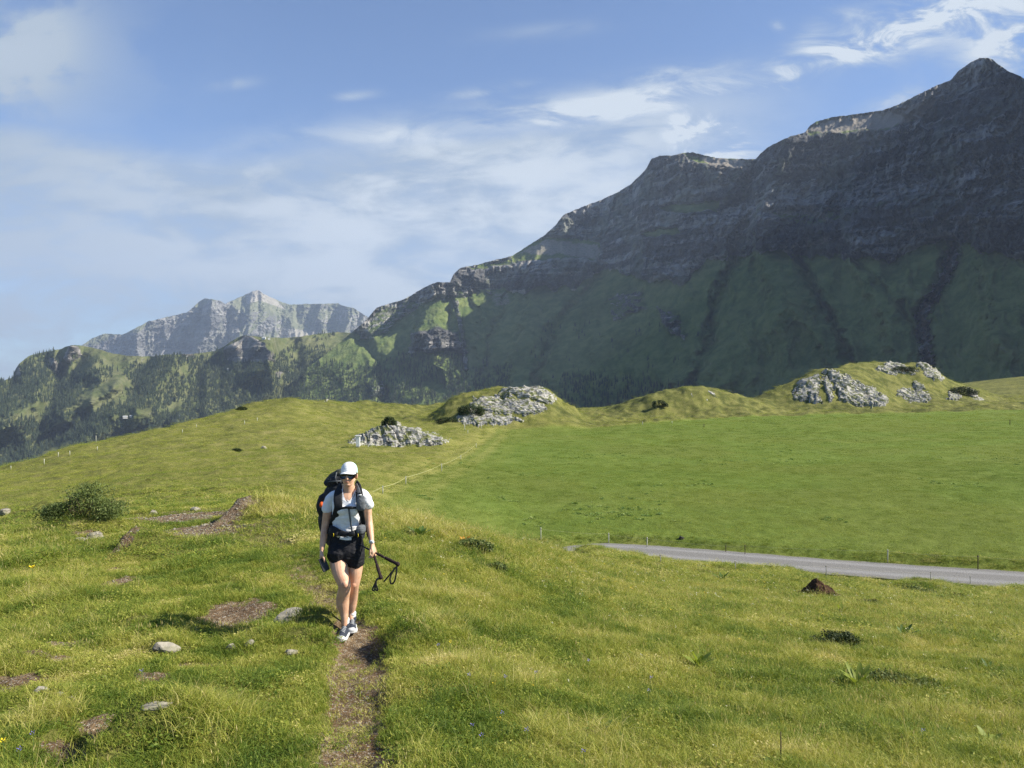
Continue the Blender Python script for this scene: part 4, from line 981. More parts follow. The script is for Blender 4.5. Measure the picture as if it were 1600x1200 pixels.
# trodden straw lying on the tread of the path
x, y, px = wedge(60000, 3.2, 13, 380, 680); pd_, _, pt_ = seg_dist(PATH, x, y); k = (pd_ < .36) & (rng.random(len(x)) < np.interp(pt_, [0, 1, 2, 3, 4, 5, 6, 8, 10], [1, 1, .9, .45, .12, .15, .5, .8, .8])*.9) & ~((np.abs(x-shoe_keepout[0]) < .16) & (np.abs(y-7.55) < .25))
x, y = x[k][:1100], y[k][:1100]; add_grass(x, y, rng.integers(0, 4, len(x)), rng.uniform(.5, .95, len(x)), np.clip(rng.normal(.68, .2, len(x)), .2, 1), rng.uniform(.18, .42, len(x)), .3)
# overhanging grass fringe on both sides of the gravel road
dd_ = rng.integers(12, len(ROAD)-12, 2600); off = np.where(rng.random(2600) < .6, 1, -1)
q = ROAD[dd_]+nor[dd_]*(off*(RW+rng.uniform(.02, .8, 2600)))[:, None]+rng.normal(0, .25, (2600, 2))
rdq, _, _ = road_d(q[:, 0], q[:, 1]); q = q[rdq > RW+.0]
add_grass(q[:, 0], q[:, 1], rng.integers(4, 8, len(q)), rng.uniform(.8, 1.5, len(q)), np.clip(rng.normal(.28, .14, len(q)), 0, 1), rng.uniform(.5, 1.1, len(q)))
gr = scatter("grass", LIB, np.vstack(TP), np.vstack(TR), np.vstack(TS), np.concatenate(TI), np.concatenate(TT)); tag(gr, kind='stuff')

# patches of broad weeds that streak the meadow
M_weed = leaf_mat("weed_leaves", [(0, (.07, .14, .025)), (.5, (.14, .23, .045)), (1, (.30, .36, .11))], .25)
WL = lib("weed_tuft", [leaves_clump(22, .30, .14, .10, seed=70+i, flat=.7) for i in range(3)], M_weed)
wx_, wy_ = [], []
for (px, py, rp, ry, n) in [(925, 714, 60, 2.5, 26), (1100, 722, 70, 3, 34), (1230, 722, 60, 2.5, 30), (790, 782, 22, 1.2, 14), (660, 780, 22, 1, 12), (930, 797, 60, 1.8, 46), (985, 800, 30, 1.4, 22), (835, 816, 16, .8, 9), (1240, 705, 50, 4, 26), (1090, 757, 30, 2, 15),
                            (1500, 757, 60, 2, 16), (1300, 812, 14, .7, 8), (1560, 718, 60, 3, 34), (860, 745, 70, 4, 20), (1400, 690, 120, 6, 30), (1210, 690, 100, 5, 34), (700, 725, 50, 4, 18), (820, 741, 14, 1, 9), (1210, 663, 60, 5, 20), (1020, 770, 80, 6, 26)]:
    x0_, y0_, _ = at(px, py); wx_.append(x0_+rng.normal(0, rp/F*y0_*.6, n)); wy_.append(y0_+rng.normal(0, ry, n))
wx_ = np.concatenate(wx_); wy_ = np.concatenate(wy_); n = len(wx_)
ww_ = scatter("weeds", WL, np.stack([wx_, wy_, ground_z(wx_, wy_)], 1), np.stack([np.zeros(n), np.zeros(n), rng.uniform(0, 6.28, n)], 1), rng.uniform(.45, 1.1, n)[:, None]*np.array([[1, 1, .7]]), rng.integers(0, 3, n), rng.uniform(.2, 1, n)); tag(ww_, kind='stuff')

# scattered little field flowers, far too many to count (pale and yellow heads)
M_tiny = leaf_mat("tiny_flowers", [(0, (.75, .72, .55)), (.55, (.70, .66, .40)), (.7, (.75, .55, .04)), (1, (.78, .58, .05))], .3)
TL = lib("flower_head", [leaves_clump(7, .022, .02, .009, seed=80+i, flat=.9) for i in range(2)], M_tiny)
x, y, px, dm, rd, tl = common(1500, 4, 34); k = (rng.random(len(x)) < .15+tl*.8) & (x/y > -.2); x, y = x[k], y[k]; n = len(x)
fl = scatter("wildflowers", TL, np.stack([x, y, ground_z(x, y)+rng.uniform(.05, .18, n)*np.clip(y/8, .8, 1.4)], 1), rng.normal(0, .3, (n, 3)), (rng.uniform(.5, 1.0, n)*np.clip(y/9, .7, 2))[:, None]*np.ones((1, 3)), rng.integers(0, 2, n), np.where(rng.random(n) < .25, 1, 0)*1.0); tag(fl, kind='stuff')
# pebbles on the bare ground
PB = lib("pebble", [], M_bould)
for i in range(3):
    bm = bmesh.new(); bmesh.ops.create_icosphere(bm, subdivisions=2, radius=1)
    for v in bm.verts: v.co *= 1+.35*mnoise.noise(v.co*1.3+Vector((i*5, 2, 1))); v.co.z *= .55
    me_ = bpy.data.meshes.new(f"pebble_{i}"); bm.to_mesh(me_); bm.free(); me_.materials.append(M_bould); PB.objects.link(bpy.data.objects.new(f"pebble_{i}", me_))
x, y, px = wedge(60000, 3.2, 22); dm = dirt_mask(x, y); pdm = seg_dist(PATH, x, y)[0]
k = rng.random(len(x)) < sstep(.3, .8, dm)*np.where(pdm < .45, .035, .75)*np.clip(y/9, .5, 1.5); x, y = x[k], y[k]; n = len(x)
s_ = rng.gamma(2.0, .0030, n).clip(.002, .025)*np.clip(y/8, .8, 1.8)
pb = scatter("gravel", PB, np.stack([x, y, ground_z(x, y)+s_*.1], 1), rng.uniform(0, 6, (n, 3))*np.array([[.1, .1, 1]]), s_[:, None]*np.ones((1, 3)), rng.integers(0, 3, n), rng.random(n)); tag(pb, kind='stuff')
# ------------------------------------------------------------------ shrubs, herbs, fences, huts, conifers
def leafy(name, n, gen, size, mat, flat=1.0, seed=1, sides=4):
    r = random.Random(seed); V = []; Fc = []
    for _ in range(n):
        c, out_ = gen(r)
        n_ = (out_+Vector((r.gauss(0, flat), r.gauss(0, flat), r.gauss(0, flat)))).normalized(); t_ = n_.orthogonal().normalized(); t_.rotate(Matrix.Rotation(r.uniform(0, 6.28), 3, n_)); b_ = n_.cross(t_)
        s_ = size*r.uniform(.6, 1.3); b0 = len(V)
        V += [tuple(c-t_*s_), tuple(c+b_*s_*.5+n_*s_*.15), tuple(c+t_*s_), tuple(c-b_*s_*.5+n_*s_*.15)]; Fc += [(b0, b0+1, b0+2), (b0, b0+2, b0+3)]
    return mesh_np(name, V, Fc, smooth=False)
def tube_geo(pts, rad, n=8, cap=True):
    """round tube through points; rad = number or list of r or (ra, rb)"""
    P = [Vector(p) for p in pts]; V = []; Fc = []
    rad = [rad]*len(P) if not isinstance(rad, (list, tuple)) else list(rad)
    prev = None
    for i, p in enumerate(P):
        t = (P[min(i+1, len(P)-1)]-P[max(i-1, 0)]).normalized()
        if prev is None: u = t.orthogonal().normalized()
        else: u = (prev-t*prev.dot(t)).normalized()
        prev = u; w = t.cross(u); r_ = rad[i]
        for k in range(n): a = 2*math.pi*k/n; V.append(tuple(p+u*math.cos(a)*r_+w*math.sin(a)*r_))
    for i in range(len(P)-1):
        for k in range(n): Fc.append((i*n+k, i*n+(k+1) % n, (i+1)*n+(k+1) % n, (i+1)*n+k))
    if cap: Fc.append(tuple(range(n))[::-1]); Fc.append(tuple((len(P)-1)*n+k for k in range(n)))
    return V, Fc
def join_geo(L_):
    V = []; Fc = []
    for v, f in L_: b = len(V); V += list(v); Fc += [tuple(i+b for i in q) for q in f]
    return V, Fc
def stems_geo(r, n, rad, h, spread, th=.006):
    L_ = []
    for _ in range(n):
        a = r.uniform(0, 6.28); q = rad*.3*r.random(); e = rad*spread*math.sqrt(r.random())
        p0 = Vector((q*math.cos(a), q*math.sin(a), -.03)); p1 = Vector((e*math.cos(a), e*math.sin(a), h*r.uniform(.6, 1.0)*(1-.4*(e/rad)**2)))
        mid = (p0+p1)*.5+Vector((r.gauss(0, .05), r.gauss(0, .05), .05))*rad
        L_.append(tube_geo([p0, mid, p1], [th, th*.7, th*.3], 5))
    return join_geo(L_)
M_bush = leaf_mat("bush_leaves", [(0, (.055, .085, .022)), (.5, (.115, .155, .042)), (1, (.26, .29, .10))], .25, False)
M_jun = leaf_mat("juniper_needles", [(0, (.022, .036, .012)), (.5, (.045, .066, .020)), (1, (.085, .105, .035))], .1, False)
M_stem = simple_mat("twig_bark", (.10, .075, .05), .9, .1, 60)
def bush(name, label, px, py, wpx, hpx, n, leaf, mat, shape, cat="bush", group=None, seed=3, dd=.8, tips=None):
    x, y, z = at(px, py) if name != "x" else None
    z = float(ground_z(x, y)); s = y/F; w = wpx*s/2; h = hpx*s
    root = empty(name, (x, y, z)); tag(root, label, cat, group)
    r = random.Random(seed)
    lobes = []
    for _ in range(26):
        u = r.uniform(-1, 1); lobes.append((Vector((u*w*.9, r.uniform(-.6, .6)*w*dd*.8, 0)), r.uniform(.16, .34)*w, u))
    def gen(r):
        c, q, u = r.choice(lobes); top = shape(u)*h
        d = Vector((r.gauss(0, 1), r.gauss(0, 1), r.gauss(0, 1))).normalized()*(r.random()**.4)
        zz = top*r.random()**.75
        p = c+Vector((d.x*q, d.y*q, zz+d.z*q*.35)); p.z = max(p.z, .0)
        if p.z > top*1.05: p.z = top*r.uniform(.8, 1.08)
        return p, Vector((d.x*.5, d.y*.5, .6))
    obj("foliage", leafy("foliage", n, gen, leaf, mat, .8, seed), mat, root)
    V, Fc = stems_geo(r, 26, w, h*.9, .95, max(.004, w*.008)); obj("stems", mesh_np("stems", V, Fc), M_stem, root)
    return root
bush("leafy_bush", "broad dark green leafy bush spreading over a grey rock at the left", 128, 829, 124, 54, 9500, .024, M_bush, lambda u: max(.22, (.32+.68*math.exp(-((u-.12)/.52)**2))), seed=4)
bush("juniper_bush", "dark bushy shrub standing on top of the small rock ridge in the pasture", 608, 668, 22, 17, 2600, .10, M_jun, lambda u: math.sqrt(max(.1, 1-u*u*.8)), "bush", seed=5)
low = lambda u: .75*math.sqrt(max(.12, 1-u*u))+.2
JG = "low dark shrubs in the grass"
bush("low_shrub", "dark low oval mat of heath in the right slope below the earth clod", 1310, 1012, 80, 24, 5200, .017, M_jun, low, "shrub", JG, 6)
bush("low_shrub", "small dark green cushion shrub on the slope right of the trekking poles", 775, 896, 38, 15, 2600, .022, M_bush, low, "shrub", JG, 7)
bush("low_shrub", "rounded shrub with a few orange leaves at the crest above the long grass", 738, 862, 60, 18, 4200, .026, M_bush, low, "shrub", JG, 8)
bush("low_shrub", "long dark grassy shrub strip along the near edge of the gravel road", 1425, 920, 80, 13, 3800, .05, M_bush, low, "shrub", JG, 9)
bush("low_shrub", "brownish low tuft on the turf right of the earth clod", 1358, 945, 40, 9, 1700, .035, M_jun, low, "shrub", JG, 10)
bush("low_shrub", "flat dark tuft farther right on the turf below the road", 1500, 935, 46, 11, 1900, .04, M_jun, low, "shrub", JG, 11)
bush("low_shrub", "wide trailing leafy mat on the slope beside the tall yellow green plant", 1400, 1075, 140, 22, 6500, .018, M_bush, low, "shrub", JG, 12)
bush("low_shrub", "dark patch of heath on the left side of the middle knoll", 735, 652, 46, 16, 3800, .14, M_jun, low, "shrub", JG, 13)
bush("low_shrub", "small dark juniper mound in the middle of the left pasture", 370, 706, 15, 5, 900, .07, M_jun, low, "shrub", JG, 14)
bush("low_shrub", "dark juniper patch at the right tail of the summit knoll", 1504, 617, 40, 13, 3000, .20, M_jun, low, "shrub", JG, 15)
bush("low_shrub", "dark heath band between the rocks of the summit knoll", 1412, 583, 46, 9, 2600, .18, M_jun, low, "shrub", JG, 16)
bush("low_shrub", "dark heath clump at the lower left end of the middle knoll", 698, 659, 34, 8, 1800, .12, M_jun, low, "shrub", JG, 17)
bush("low_shrub", "small dark bush at the left foot of the small middle knoll", 1030, 640, 26, 12, 1500, .16, M_jun, low, "shrub", JG, 18)
bush("low_shrub", "dark bush on the crest of the left pasture below the forest", 378, 643, 18, 6, 900, .10, M_jun, low, "shrub", JG, 19)
# a few orange leaves in the crest shrub
x, y, z = at(728, 853); z = float(ground_z(x, y))
og = leaf_mat("autumn_leaves", [(0, (.45, .16, .02)), (.5, (.60, .26, .03)), (1, (.60, .40, .08))], .35, False)
root = empty("herb", (x, y, z)); tag(root, "withering herb with upright orange leaves in front of the crest shrub", "plant")

def rosette(n, length, width, up, mat, seed=1, droop=.5):
    """broad pointed leaves rising from one root"""
    r = random.Random(seed); out_ = []
    for i in range(n):
        a = i*2.4+r.uniform(-.3, .3); el = r.uniform(*up); L_ = length*r.uniform(.75, 1.15); V = []; Fc = []
        seg = 6
        for k in range(seg+1):
            t = k/seg; w = width*math.sin(math.pi*min(1, (t*.93+.07)))**.75*r.uniform(.95, 1.05)*(1 if k < seg else 0)
            e = el-droop*t*t; 
            rr = L_*t*math.cos(el-droop*t*.4); zz = L_*t*math.sin(el-droop*t*.5)
            for s_, lift in ((-1, .22), (0, 0), (1, .22)):
                V.append((rr*math.cos(a)-s_*w*math.sin(a), rr*math.sin(a)+s_*w*math.cos(a), zz+lift*w))
        for k in range(seg):
            for j in (0, 1): q = k*3+j; Fc.append((q, q+1, q+4, q+3))
        out_.append((V, Fc))
    return out_
V, Fc = join_geo(rosette(9, .24, .030, (.9, 1.4), og, 3)); obj("leaves", mesh_np("leaves", V, Fc), og, root)
obj("stem", mesh_np("stem", *tube_geo([(0, 0, 0), (.01, 0, .1), (0, .01, .16)], [.006, .005, .003], 6)), M_stem, root)
M_broad = leaf_mat("broad_leaves", [(0, (.13, .20, .03)), (.5, (.24, .30, .05)), (1, (.40, .42, .10))], .4, False)
M_broadd = leaf_mat("dark_broad_leaves", [(0, (.05, .11, .025)), (.5, (.09, .16, .035)), (1, (.17, .24, .06))], .3, False)
def broadplant(label, px, py, hpx, n, mat, seed, up=(.6, 1.3), wid=.20, stalk=False):
    x, y, z = at(px, py); z = float(ground_z(x, y)); s = y/F; L_ = hpx*s*1.05
    root = empty("broadleaf_plant", (x, y, z-.01), seed*1.3); tag(root, label, "plant", "broad-leaved plants in the grass")
    for V, Fc in rosette(n, L_, L_*wid*.6, up, mat, seed): obj("leaf", mesh_np("leaf", V, Fc), mat, root)
    h = L_*(1.5 if stalk else .6)
    obj("stem", mesh_np("stem", *tube_geo([(0, 0, 0), (.004, .003, h*.5), (0, .0, h)], [.006, .005, .003], 6)), M_broadd if not stalk else M_stem, root)
broadplant("tall yellow green plant with upright broad leaves in the middle of the right slope", 1342, 1075, 40, 12, M_broad, 1)
broadplant("yellow green plant with two large pale leaves low at the bottom right", 1545, 1160, 34, 7, M_broad, 2, (.5, 1.2), .3)
broadplant("yellow plant with round leaf tips in the long grass left of the dark heath mat", 1092, 1045, 30, 7, M_broad, 3, (.7, 1.4), .26)
broadplant("dark green broad-leaved plant low between the path and the bottom edge", 938, 1148, 34, 8, M_broadd, 4, (.2, 1.0), .28)
broadplant("brownish upright plant on the slope above the leafy mat", 1412, 1000, 26, 8, M_broadd, 5)
broadplant("narrow dark plant on the slope left of the earth clod", 1128, 912, 17, 7, M_broadd, 6)
broadplant("pale drooping plant in the long grass below the small cushion shrub", 1215, 1080, 20, 6, M_broad, 7, (.3, .9))
broadplant("small yellow green plant just below the earth clod", 1315, 962, 20, 6, M_broad, 8)
broadplant("leafy plant at the crest right of the orange herb", 826, 862, 20, 8, M_broad, 9)
broadplant("tall thin dried dark stalk at the bottom edge", 1220, 1195, 36, 6, M_broadd, 10, (.1, .6), .2, True)
broadplant("low dark plant far right on the slope below the turf tufts", 1545, 1045, 20, 7, M_broadd, 11)
broadplant("leafy plant on the slope right of the hiker's elbow", 655, 840, 26, 9, M_broadd, 12, (.5, 1.2), .3)
broadplant("yellow plant in the grass left of the dark heath mat by the thin pale herb", 1283, 975, 17, 6, M_broad, 13)
broadplant("pale leafed plant in the long grass beside the bare path bank", 748, 985, 22, 6, M_broad, 14)
# blue-violet flowers
M_violet = simple_mat("violet_petal", (.17, .14, .42), .6, .2, 200, .2, .001)
M_yel = simple_mat("yellow_petal", (.75, .55, .02), .6, .2, 200, .1, .001)
def flower(label, px, py, mat, name="violet_flower", size=.009, h=.13, seed=1, grp="violet flowers in the long grass"):
    x, y, z = at(px, py); z = float(ground_z(x, y)); s = max(1.0, y/5.2)
    x0, y0 = x, y
    root = empty(name, (x0, y0, z), seed); tag(root, label, "flower", grp); r = random.Random(seed)
    obj("stem", mesh_np("stem", *tube_geo([(0, 0, 0), (.008, .004, h*.5), (.004, 0, h)], [.0016*s]*3, 5)), M_broadd, root)
    V = []; Fc = []
    for k in range(9):
        a = k*2.4; t_ = k/9; c = Vector((math.cos(a)*.006, math.sin(a)*.006, h+t_*.02)); d = Vector((math.cos(a), math.sin(a), .6)).normalized(); w_ = d.cross(Vector((0, 0, 1))).normalized(); b0 = len(V); q = size*s
        V += [tuple(c), tuple(c+d*q*.6+w_*q*.35), tuple(c+d*q*1.1), tuple(c+d*q*.6-w_*q*.35)]; Fc += [(b0, b0+1, b0+2, b0+3)]
    obj("blossom", mesh_np("blossom", V, Fc, smooth=False), mat, root)
for i, (px, py, lb) in enumerate([(685, 1050, "violet flower nearest the dark path bank"), (733, 1090, "violet flower in the tall grass right of the path"), (790, 1092, "violet flower right of its neighbour below the pale drooping grass"), (838, 1086, "pair-like violet blossom in the middle of the tall grass"),
        (785, 1148, "violet flower above the lowest one beside the path"), (738, 1162, "violet flower left in the bottom row beside the path"), (752, 1186, "lowest violet flower beside the path"), (823, 1168, "violet flower right in the bottom row before the bright tussock"),
        (920, 1040, "faint violet flower alone high on the tall grass slope"), (1018, 1075, "upper violet flower beside the yellow round-leaved plant"), (1014, 1094, "lower violet flower beside the yellow round-leaved plant"), (912, 1198, "pale violet flower at the bottom edge"),
        (221, 1140, "violet flower in the bright tussock below the long curved stone"), (50, 1180, "violet flower alone in short grass at the bottom left"), (30, 1205, "violet flower in the bottom left corner"), (1443, 1170, "violet flower alone in the bottom right grass")]):
    flower(lb, px, py+12, M_violet, seed=i)
flower("larger yellow flower head in the long grass at the left", 50, 915, M_yel, "yellow_flower", .022, .16, 31, "yellow flowers at the left")
flower("yellow flower in the very bottom left corner", 4, 1200, M_yel, "yellow_flower", .014, .10, 32, "yellow flowers at the left")
flower("small yellow flower on the tall grass slope", 704, 1048, M_yel, "yellow_flower", .008, .15, 33, "yellow flowers at the left")

# ---- fences: posts, tapes and wires
M_postw = simple_mat("pale_plastic", (.46, .46, .36), .6, .3, 20, .1)
M_postd = simple_mat("dark_wood", (.075, .055, .04), .9, .1, 20, .3)
M_postg = simple_mat("grey_wood", (.40, .38, .33), .9, .1, 20, .3)
M_tape = simple_mat("yellow_white_tape", (.40, .40, .20), .6, .3, 3, .1)
M_ins = simple_mat("insulator", (.03, .03, .03), .5, .4)
def post(label, px, py, hpx, mat, group, rad=.022, lean=0.0, detail_=True):
    x, y, z = hit(px, py, ground_z); s = y/F; h = hpx*s
    root = empty("fence_post", (x, y, z-.05)); tag(root, label, "fence post", group)
    top = Vector((lean*h, 0, h+.05))
    V, Fc = tube_geo([(0, 0, 0), top*.5+Vector((.004, 0, 0)), top*.985, top], [rad, rad*.95, rad*.9, rad*.5], 8); obj("post", mesh_np("post", V, Fc), mat, root)
    if detail_:
        V, Fc = tube_geo([top*.88+Vector((-rad*1.7, 0, 0)), top*.88+Vector((rad*1.7, 0, 0))], rad*.8, 7); obj("insulator", mesh_np("insulator", V, Fc), M_ins, root)
    return Vector((x, y, z))+top*.88-Vector((0, 0, .05))
def strand(label, tops, mat, r_, sag=.06, name="fence_wire", tapeh=None):
    P = []
    for a, b in zip(tops[:-1], tops[1:]):
        for k in range(8):
            t = k/8; p = a.lerp(b, t); p.z -= sag*4*t*(1-t); P.append(p)
    P.append(tops[-1])
    if tapeh:
        V = []; 
        for p in P: V += [(p.x, p.y-.004, p.z-tapeh/2), (p.x, p.y-.004, p.z+tapeh/2), (p.x, p.y+.004, p.z+tapeh/2), (p.x, p.y+.004, p.z-tapeh/2)]
        Fc = [(4*i+k, 4*i+(k+1) % 4, 4*i+4+(k+1) % 4, 4*i+4+k) for i in range(len(P)-1) for k in range(4)]
    else: V, Fc = tube_geo(P, r_, 4)
    o = obj(name, mesh_np(name, V, Fc, smooth=False), mat); tag(o, label, "fence wire"); return o
G1 = "posts of the light fence beyond the road"
T1 = [post("pale thin post standing farthest left beyond the hidden end of the road", 845, 846, 20, M_postw, G1, .028), post("pale thin post where the gravel road disappears behind the grass", 951, 849, 16, M_postw, G1, .03), post("pale thin post at the dark ditch just right of the road's end", 1011, 856, 17, M_postw, G1, .03),
      post("thin dark stake short of the meadow bank, left of its dark neighbour", 1134, 864, 12, M_postd, G1, .02), post("thin dark stake right of the shorter dark stake on the meadow bank", 1164, 867, 16, M_postd, G1, .02), post("pale thin post in front of the long dark ditch on the right", 1387, 880, 21, M_postw, G1, .03), post("dark post with a small cap at the right end of the meadow bank", 1528, 891, 24, M_postd, G1, .026), post("grey post beyond the road at the right edge of the picture", 1640, 896, 24, M_postg, G1, .026)]
strand("thin pale wire running along the far side of the gravel road", T1, M_tape, .006)
G2 = "posts of the light fence on the near side of the road"
T2 = [post("whitish stake in the grass edge at the left end of the visible road", 1032, 879, 13, M_postg, G2, .02), post("whitish stake before the road left of the brown clod", 1149, 891, 15, M_postg, G2, .02), post("whitish stake before the road directly behind the brown clod", 1291, 902, 19, M_postg, G2, .022), post("whitish stake before the road between the clod and the shrub strip's right end", 1454, 908, 14, M_postg, G2, .018), post("whitish short stake before the road at the right end of the shrub strip", 1516, 913, 13, M_postg, G2, .018)]
strand("thin wire running along the near side of the gravel road", T2, M_postg, .004)
G3 = "posts of the tape fence curving up the meadow"
T3 = [post("post of the tape fence nearest the hiker's shoulder", 598, 772, 13, M_postw, G3, .03), post("second post of the tape fence, right of the hiker", 634, 758, 14, M_postw, G3, .034), post("third post of the tape fence, halfway up the mown edge", 690, 737, 13, M_postw, G3, .036), post("fourth post of the tape fence near the top of its curve", 720, 719, 8, M_postw, G3, .036), post("tape fence post in the bend of the pale track", 744, 700, 7, M_postw, G3, .036)]
strand("pale yellow tape rising from behind the hiker up to the track bend", [T3[0]+Vector((-2.6, -3.2, -.8))]+T3, M_tape, .02, .12, "fence_tape", .028)
G4 = "short posts below the middle knoll"
for px, py, h, lb in [(726, 673, 9, "pale short post with a thick head left of the track bend"), (731, 678, 6, "pale short post just in front of the thick headed one"), (733, 666, 6, "thin short post behind the thick headed one"), (752, 670, 6, "short pale post below the dark slabs of the middle knoll"), (771, 668, 6, "short pale post farthest right below the middle knoll"), (714, 656, 5, "small pale post against the dark left foot of the middle knoll")]:
    post(lb, px, py, h, M_postw, G4, .06, detail_=False)
G5 = "posts of the fence on the left pasture"
for px, py, h, lb in [(17, 734, 6, "small post at the far left end of the pasture fence"), (69, 726, 9, "pale leaning post second from the left in the pasture fence"), (91, 714, 7, "small pale post third from the left in the pasture fence"), (109, 712, 7, "small pale post fourth from the left in the pasture fence"), (150, 692, 11, "tallest pale post in the left pasture fence"), (152, 704, 6, "small post below the tallest one in the left pasture"),
                      (160, 683, 5, "tiny post on the crest right of the tallest one"), (168, 681, 5, "tiny post on the crest second right of the tallest one"), (176, 680, 5, "tiny post on the crest third right of the tallest one"), (285, 677, 6, "small pale post alone on the pasture below the forest"), (307, 668, 5, "tiny post below the crest left of the dark crest bush"), (402, 659, 6, "small pale post on the pasture right of the crest bush"), (382, 664, 6, "small pale post on the pasture below the crest bush")]:
    post(lb, px, py, h, M_postw, G5, .05, detail_=False)
G6 = "stakes at the far edge of the meadow"
for px, py, h, lb in [(1004, 664, 5, "pale stake at the far edge of the meadow below the small middle knoll"), (1100, 668, 6, "dark stake at the far edge of the meadow right of the small knoll"), (1578, 664, 8, "dark stake far right in the meadow"), (1050, 662, 4, "tiny pale stake between the far meadow stakes"), (1040, 846+5, 0, None)]:
    if lb: post(lb, px, py, h, M_postd if 'dark' in lb else M_postw, G6, .07, detail_=False)
# white marker box on a post at the small ridge
x, y, z = hit(561, 698, ground_z); s = y/F
mk = empty("marker_post", (x, y-.6, z)); tag(mk, "white box-shaped marker post with a flat cap standing at the left end of the small rock ridge", "marker")
mk['label'] = "white box-shaped marker post with flat cap at the left end of the rock ridge"
def box_geo(cx, cy, cz, sx, sy, sz, bev=.0):
    V = [(cx+a*sx/2, cy+b*sy/2, cz+c*sz/2) for a in (-1, 1) for b in (-1, 1) for c in (-1, 1)]
    return V, [(0, 1, 3, 2), (4, 6, 7, 5), (0, 4, 5, 1), (2, 3, 7, 6), (0, 2, 6, 4), (1, 5, 7, 3)]
M_white = simple_mat("white_paint", (.75, .74, .70), .6, .3, 6, .08)
obj("box", mesh_np("box", *box_geo(0, 0, .75, .46, .40, 1.3), smooth=False), M_white, mk)
obj("cap", mesh_np("cap", *box_geo(0, 0, 1.44, .74, .62, .10), smooth=False), M_white, mk)
obj("foot", mesh_np("foot", *box_geo(0, 0, .0, .30, .28, .26), smooth=False), M_postg, mk)

# ---- far huts
M_roof = simple_mat("shingle_roof", (.34, .32, .30), .8, .2, 2, .2); M_wallw = simple_mat("hut_wall", (.62, .60, .55), .8, .2, 2, .1); M_dark = simple_mat("window_dark", (.02, .02, .025), .3, .5)
def hut(label, px, py, w, l, h, rz, rng_name="wooded_hills"):
    x, y, z = [float(v) for v in range_point(rng_name, np.array([px]), np.array([py]))]
    w, l, h = w*.6, l*.6, h*.6; root = empty("mountain_hut", (x, y-6, z-.5), rz); tag(root, label, "hut", "far huts on the mountain side")
    obj("wall", mesh_np("wall", *box_geo(0, 0, h/2-2, l, w, h+4), smooth=False), M_wallw, root)
    V = [(-l/2-.8, -w/2-.8, h), (l/2+.8, -w/2-.8, h), (l/2+.8, w/2+.8, h), (-l/2-.8, w/2+.8, h), (-l/2-.8, 0, h+w*.35), (l/2+.8, 0, h+w*.35)]
    obj("roof", mesh_np("roof", V, [(0, 1, 5, 4), (3, 4, 5, 2), (0, 4, 3), (1, 2, 5), (0, 3, 2, 1)], smooth=False), M_roof if 'dark' in label else simple_mat("metal_roof", (.60, .60, .60), .5, .4, 2, .1), root)
    for k in (-1, 1): obj("window", mesh_np("window", *box_geo(k*l*.25, -w/2-.12, h*.55, l*.12, .2, h*.3), smooth=False), M_dark, root)
hut("white roofed hut on the lower green clearing of the forested slope", 197, 652, 11, 22, 6, .25)
hut("small pale hut right beside the white roofed hut on the clearing", 206, 650, 7, 11, 4, .1)
hut("white building standing on the sunny saddle below the grey massif, left one", 413, 529, 11, 26, 7, -.1)
hut("second white building on the sunny saddle, right of the first", 421, 530, 9, 16, 6, .3)
hut("pale building low in the dark forest right of the clearing", 358, 577, 10, 18, 6, .1)
hut("small roof at the right side of the lower clearing", 283, 650, 8, 12, 5, .2)

# ---- conifer forest
M_con = leaf_mat("conifer_needles", [(0, (.012, .024, .013)), (.5, (.024, .042, .020)), (1, (.045, .065, .028))], .05)
M_con2 = leaf_mat("conifer_needles_single", [(0, (.014, .028, .014)), (.5, (.026, .045, .021)), (1, (.045, .065, .028))], .05, False)
def conifer_geo(seed, tiers=9, h=1.0, w=.19):
    r = random.Random(seed); V = []; Fc = []
    for i in range(tiers):
        t = i/tiers; z0 = h*(.10+.88*t); rr = w*(1-t)**.85*r.uniform(.8, 1.15)+.012; n = 8
        b = len(V); V.append((r.gauss(0, .006), r.gauss(0, .006), z0+h*.15))
        for k in range(n*2):
            a = math.pi*k/n+i; q = rr*(1.12 if k % 2 == 0 else .62)*r.uniform(.75, 1.2); V.append((q*math.cos(a), q*math.sin(a), z0-h*.03*(1 if k % 2 == 0 else -.3)*r.uniform(.5, 1.5)))
        for k in range(n*2): Fc.append((b, b+1+k, b+1+(k+1) % (n*2)))
    v2, f2 = tube_geo([(0, 0, -.1), (0, 0, .5), (0, 0, .95)], [.016, .012, .003], 5); b = len(V); V += v2; Fc += [tuple(i+b for i in q) for q in f2]
    return V, Fc
CL = lib("conifer", [conifer_geo(90+i, w=[.19, .16, .22, .14][i]) for i in range(4)], M_con)
